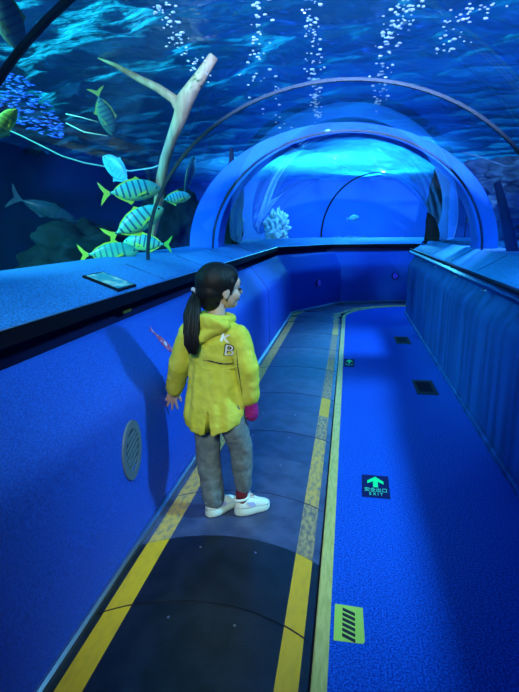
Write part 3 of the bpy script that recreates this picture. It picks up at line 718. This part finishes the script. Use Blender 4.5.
# shoal of small blue fish
bm = bmesh.new(); loft(bm, [[(x, w * math.cos(t), h * math.sin(t)) for t in [2 * PI * k / 6 for k in range(6)]] for x, w, h in ((.5, .02, .03), (.3, .07, .12), (0, .08, .16), (-.25, .04, .08), (-.36, .02, .03), (-.5, .01, .14))])
small = mesh_from('small_fish', bm, M['small_fish'])
for p in small.polygons: p.use_smooth = True
cnt = 0
while cnt < 260:
    px, py = rnd.uniform(-6, 62), rnd.uniform(66, 138)
    if py < 70 + 0.012 * px * px or py > 120 + 0.33 * px or px > 28 + (py - 66) * 0.6: continue
    p = at_y(px, py, rnd.uniform(3.6, 4.2)); o = link('small_fish', small); cnt += 1
    view = (p - EYE).normalized(); rt = view.cross(Vector((0, 0, 1))).normalized()
    h = (rt + Vector((0, 0, rnd.uniform(-.25, .2))) + view * rnd.uniform(-.5, .5)).normalized()
    if rnd.random() < .3: h = -h
    z = Vector((0, 0, 1)); z = (z - h * z.dot(h)).normalized(); y = z.cross(h)
    o.matrix_world = Matrix.Translation(p) @ Matrix((h, y, z)).transposed().to_4x4() @ Matrix.Scale(rnd.uniform(.028, .048), 4)
    tag(o, 'one of the tiny bright blue fish shoaling at the left border', 'fish', 'shoal of tiny blue fish')

# ------------------------------------------------------------------ the child
GY = 2.21
ROOT = Vector((-0.54, 2.21, 0.0))
girl = empty('person', ROOT, 'child in yellow hooded jacket and grey jeans standing on the walkway, touching the wall', 'person')
def G(px, py, dy=0.0): return at_y(px, py, GY + dy) - ROOT
def basis(ang):
    """unit vectors (forward, right) for a heading of ang degrees right of the tunnel axis"""
    a = math.radians(ang); return Vector((math.sin(a), math.cos(a), 0)), Vector((math.cos(a), -math.sin(a), 0))
BF, BR = basis(22)          # body
HF, HR = basis(55)          # head turned to the right
UPV = Vector((0, 0, 1))
HC = G(220.5, 288, 0.02)    # head centre
def HP(u, v, w): return HC + HF * u + HR * v + UPV * w
HROT = Matrix((HF, HR, UPV)).transposed(); HROT = Matrix((HF, -HR, UPV)).transposed()
neck = G(217, 318, 0.0)
sh_l, el_l, wr_l = G(190, 333, 0.05), G(180, 364, 0.06), G(174, 391, 0.13)
sh_r, el_r, wr_r = G(238, 337, -0.05), G(247.5, 369, -0.06), G(249.5, 398, -0.03)
hip_l, kn_l, an_l = G(207, 424, 0.02), G(208, 456, 0.0), G(214, 499, -0.02)
hip_r, kn_r, an_r = G(232, 421, -0.03), G(241.5, 448, 0.0), G(243.5, 489, 0.01)
# ---- body : head, neck, trunk, arms, hands, legs in one skin
bm = bmesh.new()
ball(bm, HP(-0.006, 0, 0.020), (0.088, 0.070, 0.080), HROT)           # cranium
ball(bm, HP(0.030, 0, -0.030), (0.054, 0.055, 0.062), HROT)           # face
ball(bm, HP(0.052, 0, -0.070), (0.026, 0.030, 0.022), HROT)           # chin
ball(bm, HP(0.064, 0, 0.022), (0.026, 0.048, 0.034), HROT)            # brow
for s in (-1, 1):
    ball(bm, HP(0.050, s * 0.032, -0.030), (0.030, 0.026, 0.028), HROT)    # cheeks
    ball(bm, HP(-0.002, s * 0.069, -0.012), (0.019, 0.006, 0.026), HROT)   # ears
    ball(bm, HP(-0.004, s * 0.068, -0.032), (0.010, 0.008, 0.012), HROT)
limb(bm, [HP(0.080, 0, 0.004), HP(0.097, 0, -0.022)], [0.007, 0.0105], 10) # nose
ball(bm, HP(0.079, 0, -0.049), (0.009, 0.017, 0.006), HROT); ball(bm, HP(0.077, 0, -0.058), (0.008, 0.014, 0.006), HROT)
limb(bm, [HP(-0.022, 0, -0.05), neck + Vector((0, 0, -0.04))], [0.038, 0.041])
chest = G(215, 350, 0.0); pel = G(217, 412, 0.0)
limb(bm, [neck + Vector((0, 0, -0.06)), chest, G(216, 380), pel], [0.055, 0.085, 0.078, 0.085])
limb(bm, [neck + Vector((0, 0, -0.055)), sh_l, el_l, wr_l], [0.04, 0.036, 0.028, 0.019])
limb(bm, [neck + Vector((0, 0, -0.055)), sh_r, el_r, wr_r], [0.04, 0.036, 0.028, 0.019])
limb(bm, [pel, hip_l, kn_l, an_l], [0.07, 0.055, 0.042, 0.024]); limb(bm, [pel, hip_r, kn_r, an_r], [0.07, 0.055, 0.038, 0.024])
def hand(bm, w, tip_dir, palm_n, thumb_dir, curl, spread, L=0.118):
    """w wrist; tip_dir along the fingers; palm_n out of the palm; thumb_dir sideways"""
    t = tip_dir.normalized(); s = (thumb_dir - t * thumb_dir.dot(t)).normalized(); n = t.cross(s); n = n if n.dot(palm_n) > 0 else -n
    k = L / 0.118
    rot = Matrix((t, s, n)).transposed()
    ball(bm, w + t * 0.028 * k, (0.034 * k, 0.026 * k, 0.011 * k), rot)
    limb(bm, [w - t * 0.015, w + t * 0.018 * k], [0.018 * k, 0.017 * k], 12)
    for i, ln in enumerate((0.044, 0.051, 0.047, 0.036)):
        off = (0.019 - 0.0128 * i) * k; a0 = spread * (1.5 - i) / 1.5
        d = (t + s * a0).normalized(); b = w + t * (0.052 - 0.004 * abs(i - 1)) * k + s * off
        p = [b - d * 0.012 * k, b]; c = 0
        for q in (0.45, 0.3, 0.25):
            c += curl; dd = (d * math.cos(c) + n * math.sin(c)); p.append(p[-1] + dd * ln * q * k)
        limb(bm, p, [0.0068 * k, 0.0066 * k, 0.0062 * k, 0.0056 * k, 0.0048 * k], 8)
    b = w + t * 0.014 * k + s * 0.018 * k
    limb(bm, [w + t * 0.008 * k, b, b + (t * 0.7 + s * 0.75 + n * .2) * 0.02 * k, b + (t * 1.35 + s * 0.95 + n * .35) * 0.024 * k], [0.009 * k, 0.0085 * k, 0.007 * k, 0.0056 * k], 8)
    return t, s, n
# left hand : fingertips resting on the wall
tipL = G(167, 417, 0.155)
hand(bm, wr_l, tipL - wr_l, FW, RT, 0.10, 0.42, 0.135)
hand(bm, wr_r + Vector((0, 0, -0.01)), G(253, 425, 0.0) - wr_r, Vector((-0.9, 0.2, 0)), Vector((0, 1, 0)), 0.35, 0.12)
for an, hd in ((an_l, 30), (an_r, 52)):
    f_, r_ = basis(hd); limb(bm, [an, Vector((an.x, an.y, 0.05)) , Vector((an.x, an.y, 0.035)) + f_ * 0.07], [0.024, 0.023, 0.020], 12)
body = fuse('body', bm, 0.0034, M['skin'], girl, 5, 0.5)
for s in (-1, 1):
    bm = bmesh.new(); ball(bm, HP(0.0815, s * 0.029, -0.006), (0.007, 0.011, 0.0065), HROT); obj('eye', bm, M['eye'], girl, True)
    bm = bmesh.new(); tube(bm, [HP(0.083, s * 0.016, 0.016), HP(0.0845, s * 0.03, 0.020), HP(0.076, s * 0.044, 0.016)], [0.002, 0.003, 0.0018], 6); obj('eyebrow', bm, M['hair'], girl, True)
bm = bmesh.new(); ball(bm, HP(0.0855, 0, -0.0535), (0.004, 0.015, 0.006), HROT); obj('lips', bm, M['lip'], girl, True)
# ---- hair : cap gathered into a low pony tail
bm = bmesh.new()
ball(bm, HP(-0.021, 0, 0.030), (0.094, 0.083, 0.086), HROT, 28, 18)
ball(bm, HP(-0.052, 0, -0.012), (0.062, 0.074, 0.062), HROT)
ball(bm, HP(-0.050, 0, -0.055), (0.048, 0.056, 0.046), HROT)
ball(bm, HP(0.022, 0, 0.050), (0.058, 0.070, 0.056), HROT)
for s in (-1, 1): limb(bm, [HP(0.030, s * 0.064, 0.03), HP(0.026, s * 0.066, 0.0), HP(0.022, s * 0.065, -0.025)], [0.014, 0.009, 0.004], 10)
tiep = G(195, 292, -0.01)
limb(bm, [HP(-0.075, 0, -0.005), tiep], [0.035, 0.016], 14)
hair = fuse('hair', bm, 0.0045, M['hair'], girl, 6, 0.5)
# pony tail of strands
bm = bmesh.new(); rr = random.Random(3)
base = [(196, 292, -0.012), (194, 301, -0.05), (192, 315, -0.09), (191, 332, -0.12), (192, 345, -0.125), (193, 354, -0.12)]
B = [G(*q) for q in base]; RAD = [0.012, 0.025, 0.033, 0.033, 0.026, 0.012]
for k in range(64):
    a = rr.uniform(0, 2 * PI); q = math.sqrt(rr.random()); en = rr.uniform(0.75, 1.12)
    P = []
    for i in range(len(B)):
        w = RAD[i] * q; off = Vector((math.cos(a) * w, math.sin(a) * w * 0.6, 0)) + Vector((rr.gauss(0, .003), rr.gauss(0, .002), 0))
        p = B[i] + off
        if i >= len(B) - 2: p = B[i - 1] + off + (B[i] - B[i - 1]) * en + Vector((rr.gauss(0, .006), 0, 0))
        P.append(p)
    tube(bm, P, [0.003, 0.006, 0.007, 0.0065, 0.005, 0.0015], 6)
obj('pony_tail', bm, M['hair'], hair, True)
bm = bmesh.new()
dv = (B[1] - HP(-0.075, 0, -0.005)).normalized(); e1 = dv.orthogonal().normalized(); e2 = dv.cross(e1)
for k in range(9):
    a = 2 * PI * k / 9; ball(bm, B[0] + (e1 * math.cos(a) + e2 * math.sin(a)) * 0.016, 0.009 + 0.002 * (k % 2), u=10, v=8)
obj('hair_tie', bm, M['tie'], hair, True)
# ---- trousers
def folds(amp, fr, seed=0, zlo=-9, zhi=9):
    def f(t):
        tx = bpy.data.textures.new('folds', 'CLOUDS'); tx.noise_scale = fr; tx.noise_depth = 2
        d = t.modifiers.new('d', 'DISPLACE'); d.texture = tx; d.strength = amp; d.mid_level = 0.5; d.texture_coords = 'LOCAL'
    return f
bm = bmesh.new()
limb(bm, [hip_l + Vector((0, 0, .08)), hip_l, kn_l, (kn_l + an_l) / 2, an_l + Vector((0, 0, .005))], [0.066, 0.064, 0.057, 0.055, 0.051], 20)
limb(bm, [hip_r + Vector((0, 0, .08)), hip_r, kn_r, (kn_r + an_r) / 2, an_r + Vector((0, 0, .02))], [0.066, 0.066, 0.056, 0.047, 0.040], 20)
ball(bm, G(218, 408), (0.11, 0.085, 0.07))
trousers = fuse('trousers', bm, 0.006, M['jeans'], girl, 3, 0.5, folds(0.014, 0.05))
# ---- jacket
def ring(c, hw, hd, zdip=0.0, n=72, pw=2.3, gather=0.0):
    out = []
    for k in range(n):
        t = 2 * PI * k / n; cx, sy = math.cos(t), math.sin(t)
        x = math.copysign(abs(cx) ** (2 / pw), cx) * hw; y = math.copysign(abs(sy) ** (2 / pw), sy) * hd
        g = 1 + gather * math.cos(11 * t + 0.7) + gather * 0.6 * math.cos(17 * t)
        out.append(c + BR * x * g + BF * y * g + UPV * (zdip * cx * cx))
    return out
bm = bmesh.new()
RN = [(215.5, 427, .150, .118, .05), (215.5, 420, .154, .120, .045), (216, 405, .150, .114, .02), (215, 385, .134, .10, 0), (214, 368, .120, .092, 0), (214, 361, .117, .088, 0), (214, 352, .120, .092, 0), (215, 340, .122, .092, 0), (215.5, 331, .112, .084, -.012), (216.5, 324, .08, .068, -.006), (217, 317, .055, .052, 0)]
loft(bm, [ring(G(a, b), hw, hd, zd, gather=(.028 if 366 < b < 410 else .014 if b >= 410 else 0)) for a, b, hw, hd, zd in RN])
limb(bm, [G(204, 329, 0.02), sh_l, el_l, wr_l + (el_l - wr_l) * 0.12], [0.052, 0.056, 0.054, 0.043], 20)
limb(bm, [G(228, 331, -0.02), sh_r, el_r, wr_r + (el_r - wr_r) * 0.08], [0.052, 0.054, 0.052, 0.046], 20)
def slit(t):
    b2 = bmesh.new(); c = G(207.5, 424, -0.12); w = 0.024
    prism_pts = [(-0.004, .055), (.004, .055), (w, -.09), (-w, -.09)]
    A = [b2.verts.new(c + BR * x + UPV * z - BF * .12) for x, z in prism_pts]; Bv = [b2.verts.new(c + BR * x + UPV * z + BF * .17) for x, z in prism_pts]
    b2.faces.new(A); b2.faces.new(Bv[::-1])
    for k in range(4): b2.faces.new((A[k], A[(k + 1) % 4], Bv[(k + 1) % 4], Bv[k]))
    bmesh.ops.recalc_face_normals(b2, faces=b2.faces)
    mm = bpy.data.meshes.new('c'); b2.to_mesh(mm); b2.free(); co_ = bpy.data.objects.new('c', mm); COL.objects.link(co_)
    bo = t.modifiers.new('b', 'BOOLEAN'); bo.operation = 'DIFFERENCE'; bo.object = co_; bo.solver = 'EXACT'
    t['cut'] = 1; return co_
cutter = []
def jk(t):
    folds(0.011, 0.04)(t)
    cutter.append(slit(t))
jacket = fuse('jacket', bm, 0.0055, M['jacket'], girl, 3, 0.5, jk)
for c_ in cutter: bpy.data.objects.remove(c_)
dg = bpy.context.evaluated_depsgraph_get()
BVH = BVHTree.FromPolygons([v.co.copy() for v in jacket.data.vertices], [tuple(p.vertices) for p in jacket.data.polygons])
def onto(px, py, lift=0.002):
    o_ = EYE - ROOT; d = ray(px, py).normalized(); h = BVH.ray_cast(o_, d)
    return (h[0] - d * lift) if h[0] is not None else None
# yoke flap with dark gap
def cloth_line(name, pts, r, m, lift=0.001):
    P = [onto(*q, lift) for q in pts]; P = [p for p in P if p is not None]; b2 = bmesh.new(); tube(b2, P, r, 6); return obj(name, b2, m, jacket, True)
cloth_line('yoke_gap', [(203, 360), (210, 361), (220, 363.5), (228, 364), (234, 362.5)], [0.001, 0.003, 0.0042, 0.003, 0.001], M['black'])
cloth_line('waist_seam', [(193, 366), (203, 368), (215, 369.5), (228, 369), (238, 366)], 0.0022, M['jacket'])
cloth_line('side_line', [(236.5, 350), (237.5, 365), (240, 380), (242, 395)], [0.001, 0.0025, 0.002, 0.001], M['black'])  # dark line drawn where the sleeve meets the body
# printed letters
def print_letter(ch, px, py, size, rotdeg, name, m, lift, fat):
    me = text_mesh(ch, size, 0.0); b2 = bmesh.new(); b2.from_mesh(me)
    bmesh.ops.triangulate(b2, faces=b2.faces[:]); bmesh.ops.subdivide_edges(b2, edges=b2.edges[:], cuts=2)
    a = math.radians(rotdeg); ca, sa = math.cos(a), math.sin(a); keep = []
    for v in b2.verts:
        x, y = v.co.x, v.co.y; X, Y = x * ca - y * sa, x * sa + y * ca
        p = onto(px + X, py - Y, lift)
        if p is None: p = onto(px, py, lift)
        v.co = p
    return obj(name, b2, m, jacket)
def fat_letter(ch, px, py, size, rotdeg, fat=0.9, m='black', lift=0.003, nm='letter_outline'):
    cu = bpy.data.curves.new('t', 'FONT'); cu.body = ch; cu.size = size; cu.align_x = 'CENTER'; cu.align_y = 'CENTER'; cu.offset = fat
    t = bpy.data.objects.new('t', cu); COL.objects.link(t)
    me = bpy.data.meshes.new_from_object(t.evaluated_get(bpy.context.evaluated_depsgraph_get())); bpy.data.objects.remove(t); me.materials.clear()
    b2 = bmesh.new(); b2.from_mesh(me); bmesh.ops.triangulate(b2, faces=b2.faces[:]); bmesh.ops.subdivide_edges(b2, edges=b2.edges[:], cuts=2)
    a = math.radians(rotdeg); ca, sa = math.cos(a), math.sin(a)
    for v in b2.verts:
        X, Y = v.co.x * 1.3 * ca - v.co.y * sa, v.co.x * 1.3 * sa + v.co.y * ca
        p = onto(px + X, py - Y, lift); v.co = p if p is not None else onto(px, py, lift)
    obj(nm, b2, M[m], jacket)
fat_letter('B', 229, 351, 15, -8, 0.8); fat_letter('B', 229, 351, 15, -8, 0.0, 'white', 0.005, 'letter')
fat_letter('K', 225, 338.5, 11, -14, 0.4, 'white', 0.004, 'letter')
# hood lying on the back
bm = bmesh.new()
neck = neck + Vector((0, 0, 0.016)); nk = neck + Vector((0, 0, -0.012))
pts = []
for k in range(15):
    t = math.radians(-60 + 300 * k / 14 - 180); pts.append(nk + BR * 0.068 * math.cos(t + PI / 2 + PI / 6 + .0) + BF * 0.06 * math.sin(t + PI / 2 + PI / 6) + UPV * (0.006 * math.sin(t)))
limb(bm, pts, 0.021, 12)
HB = Matrix((BR, BF, UPV)).transposed()
tl = Matrix.Rotation(0.35, 3, 'X')
ball(bm, neck - BF * 0.085 + UPV * (-0.028), (0.098, 0.026, 0.045), HB @ tl)
limb(bm, [neck - BF * 0.06 + BR * 0.085 + UPV * (-0.03), neck - BF * 0.102 - BR * 0.01 + UPV * (-0.088), neck - BF * 0.05 - BR * 0.095 + UPV * (-0.03)], [0.026, 0.028, 0.026], 14)
hood = fuse('hood', bm, 0.005, M['jacket'], jacket, 4, 0.5, folds(0.010, 0.04))
# cuffs
for w, e, r0 in ((wr_l, el_l, 0.037), (wr_r, el_r, 0.043)):
    d = (w - e).normalized(); b2 = bmesh.new(); tube(b2, [w - d * 0.028, w - d * 0.02, w - d * 0.002, w + d * 0.004], [r0 * .9, r0, r0 * .96, r0 * .8], 20); obj('cuff', b2, M['jacket'], jacket, True)
# magenta inner sleeve pulled over the right hand
b2 = bmesh.new(); d = (G(253, 425) - wr_r).normalized()
limb(b2, [wr_r - d * .01, wr_r + d * 0.035, wr_r + d * 0.075, wr_r + d * 0.088], [0.032, 0.033, 0.034, 0.030], 16)
slv = fuse('inner_sleeve', b2, 0.005, M['magenta'], girl, 3, 0.5, folds(0.008, 0.03)); slv['label'] = 'magenta knit sleeve hanging over the right hand'
# ---- socks and shoes
def shoe(an, heading, heel, name='shoe'):
    f_, r_ = basis(heading); o_ = heel
    def P(u, v, w): return o_ + f_ * u + r_ * v + UPV * w
    L, Wd = 0.178, 0.037
    def outline(u):      # half width along the sole
        t = u / L
        return Wd * (0.80 + 0.20 * math.sin(min(1, t * 1.7) * PI * 0.9)) * (math.sqrt(max(0.0, 1 - ((t - 0.5) / 0.5) ** 6)) * 0.9 + 0.1) * (1 if t < .72 else 1.02)
    us = [0.0, 0.006, 0.02, 0.045, 0.075, 0.105, 0.135, 0.158, 0.172, 0.178]
    root = bpy.data.objects.new(name, None); COL.objects.link(root); root.parent = girl; root.empty_display_size = 0.03
    b3 = bmesh.new(); rings = []
    for u in us:
        hw = max(0.010, outline(u)) * 1.08; h = 0.034 if u < 0.12 else 0.034 - 0.010 * (u - 0.12) / 0.06; lo = 0.0 if u < 0.14 else 0.012 * ((u - 0.14) / 0.038) ** 2
        rings.append([P(u, -hw, lo + .004), P(u, -hw * .94, lo), P(u, hw * .94, lo), P(u, hw, lo + .004), P(u, hw * 1.03, h * .55), P(u, hw * .92, h), P(u, -hw * .92, h), P(u, -hw * 1.03, h * .55)])
    loft(b3, rings); o = obj('sole', b3, M['sole'], root); faces_smooth(o, 40)
    b3 = bmesh.new(); rings = []
    hs = [0.062, 0.076, 0.082, 0.082, 0.085, 0.074, 0.058, 0.050, 0.042, 0.036]
    for u, h in zip(us, hs):
        hw = max(0.009, outline(u)); n = 14; rg = []
        for k in range(n):
            t = PI * k / (n - 1); top = 0.62 if u < .08 else 0.75
            rg.append(P(u, hw * math.cos(t) * (1 - (1 - top) * math.sin(t) ** 2 * .8), 0.028 + (h - 0.028) * max(0.0, math.sin(t)) ** 0.8))
        rings.append(rg)
    loft(b3, rings); o = obj('upper', b3, M['shoe'], root, True)
    b3 = bmesh.new(); n = 18                                     # padded collar
    tube(b3, [P(0.036 + 0.036 * math.cos(2 * PI * k / n), 0.026 * math.sin(2 * PI * k / n), 0.079 + 0.006 * math.cos(2 * PI * k / n)) for k in range(n + 1)], 0.0075, 8); obj('collar', b3, M['shoe'], root, True)
    b3 = bmesh.new()
    for k in range(4):
        u = 0.080 + k * 0.014; h = 0.0865 - k * 0.0085
        tube(b3, [P(u - .004, -0.019, h - .008), P(u, -0.008, h), P(u, 0.008, h), P(u + .004, 0.019, h - .008)], 0.0028, 6)
    for s in (-1, 1): tube(b3, [P(0.078, 0, 0.088), P(0.076, s * 0.014, 0.100), P(0.088, s * 0.024, 0.094), P(0.082, s * 0.006, 0.088), P(0.092, s * 0.022, 0.080)], 0.0024, 6)
    obj('laces', b3, M['white'], root, True)
    for s in (-1, 1):
        b3 = bmesh.new(); pts_ = [(0.050, .066), (0.085, .060), (0.098, .040), (0.072, .038), (0.060, .050)]
        def sx(u, w):
            hw = outline(u); return hw * (1.02 if w < .045 else 0.97 if w < .058 else .90)
        A = [b3.verts.new(P(u, s * (sx(u, w) + .001), w)) for u, w in pts_]; Bq = [b3.verts.new(P(u, s * (sx(u, w) - .006), w)) for u, w in pts_]
        b3.faces.new(A); b3.faces.new(Bq[::-1]); m_ = len(A)
        for k in range(m_): b3.faces.new((A[k], A[(k + 1) % m_], Bq[(k + 1) % m_], Bq[k]))
        obj('side_panel', b3, M['patch'], root)
    b3 = bmesh.new(); limb(b3, [P(0.036, 0, 0.070), P(0.036, 0, 0.105), Vector((an.x, an.y, an.z + .02))], [0.028, 0.029, 0.029], 14); obj('sock', b3, M['sock'], girl, True)
    return root
fl, rl = basis(36); fr_, rr_ = basis(58)
hl = Vector((an_l.x, an_l.y, 0.0)) - fl * 0.045; hr = Vector((an_r.x, an_r.y, 0.0)) - fr_ * 0.045
shoe(an_l, 36, hl); shoe(an_r, 58, hr)


# ------------------------------------------------------------------ light
W = bpy.data.worlds.new('world'); S.world = W; W.use_nodes = True
W.node_tree.nodes['Background'].inputs[0].default_value = (0.02, 0.12, 0.6, 1); W.node_tree.nodes['Background'].inputs[1].default_value = 0.4
def lamp(kind, loc, target, power, col, size=0.3, spot=None, blend=0.5):
    d = bpy.data.lights.new('lamp', kind); d.energy = power; d.color = col
    if kind == 'AREA': d.shape = 'DISK'; d.size = size
    else: d.shadow_soft_size = size
    if spot: d.spot_size = math.radians(spot); d.spot_blend = blend
    o = bpy.data.objects.new('lamp', d); COL.objects.link(o); o.location = loc
    o.rotation_euler = (Vector(target) - Vector(loc)).to_track_quat('-Z', 'Y').to_euler(); return o
lamp('SPOT', (1.88, 2.25, 2.62), (0.0, 2.85, 0.0), 450, (0.22, 0.68, 1.0), 0.15, 74, 1.0)
lamp('SPOT', (-0.3, -1.4, 2.7), (-0.55, 2.2, 0.5), 520, (1.0, 1.0, 0.80), 0.35, 36, 1.0)
lamp('SPOT', (-0.1, 1.3, 2.64), (-1.12, 2.0, 0.9), 62, (0.22, 0.85, 1.0), 0.2, 58, 0.9)  # added overhead spot, cone kept on the left wall
lamp('SPOT', (-0.1, 4.0, 2.64), (-1.10, 4.8, 0.9), 100, (0.2, 0.7, 1.0), 0.2, 64, 0.9)  # added overhead spot for the farther stretch of left wall
lamp('SPOT', (1.75, 6.1, 2.62), (-0.1, 5.5, 0.0), 460, (0.28, 0.6, 1.0), 0.15, 74, 1.0)
lamp('SPOT', (-5.4, 0.2, 3.5), (-2.9, 4.0, 2.75), 11500, (0.07, 0.8, 0.62), 0.2, 76, 0.8)
lamp('SPOT', (-2.4, 1.7, 2.6), (-1.9, 3.9, 1.5), 165, (0.45, 1.0, 0.85), 0.1, 115, 0.9)  # added underwater spot to brighten the fish
lamp('SPOT', (0.6, 10.9, 4.8), (0.5, 9.7, 0.9), 1700, (0.12, 0.5, 1.0), 0.3, 62, 0.8)
lamp('SPOT', (-0.5, 12.0, 4.8), (-0.6, 13.5, 1.0), 3800, (0.2, 0.65, 1.0), 0.3, 130, 0.8)
lamp('SPOT', (1.0, 16.4, 3.5), (-0.3, 9.0, 2.6), 2200, (0.15, 0.85, 1.0), 0.1, 110, 0.8)  # added grazing spot to bring out the far ripples
lamp('SPOT', (-0.6, -2.7, 3.5), (0.0, 4.0, 5.0), 9000, (0.08, 0.36, 1.0), 0.1, 50, 0.9)  # added grazing spot to bring out the ripples overhead
lamp('SPOT', (3.2, 4.6, 2.6), (3.2, 7.4, 1.6), 200, (0.10, 0.5, 1.0), 0.1, 90, 0.8)  # added spot to brighten the rocks on the right
lamp('SPOT', (-1.9, 4.1, 2.2), (-1.5, 5.6, 1.7), 34, (0.03, 0.3, 1.0), 0.1, 80, 0.8)  # added spot to brighten the left side of the blue arch
lamp('SPOT', (1.75, 4.2, 2.2), (1.40, 5.6, 1.7), 40, (0.03, 0.35, 1.0), 0.1, 80, 0.8)  # added spot to brighten the right side of the blue arch
lamp('SPOT', (0.1, -2.6, 2.48), (0.1, 5.0, 3.45), 9000, (0.3, 0.5, 1.0), 0.05, 35, 0.6)  # added spot along the crown to brighten the bubbles
lamp('POINT', (0.3, 4.6, 4.6), (0, 5, 0), 70, (0.2, 0.45, 1.0), 0.4)
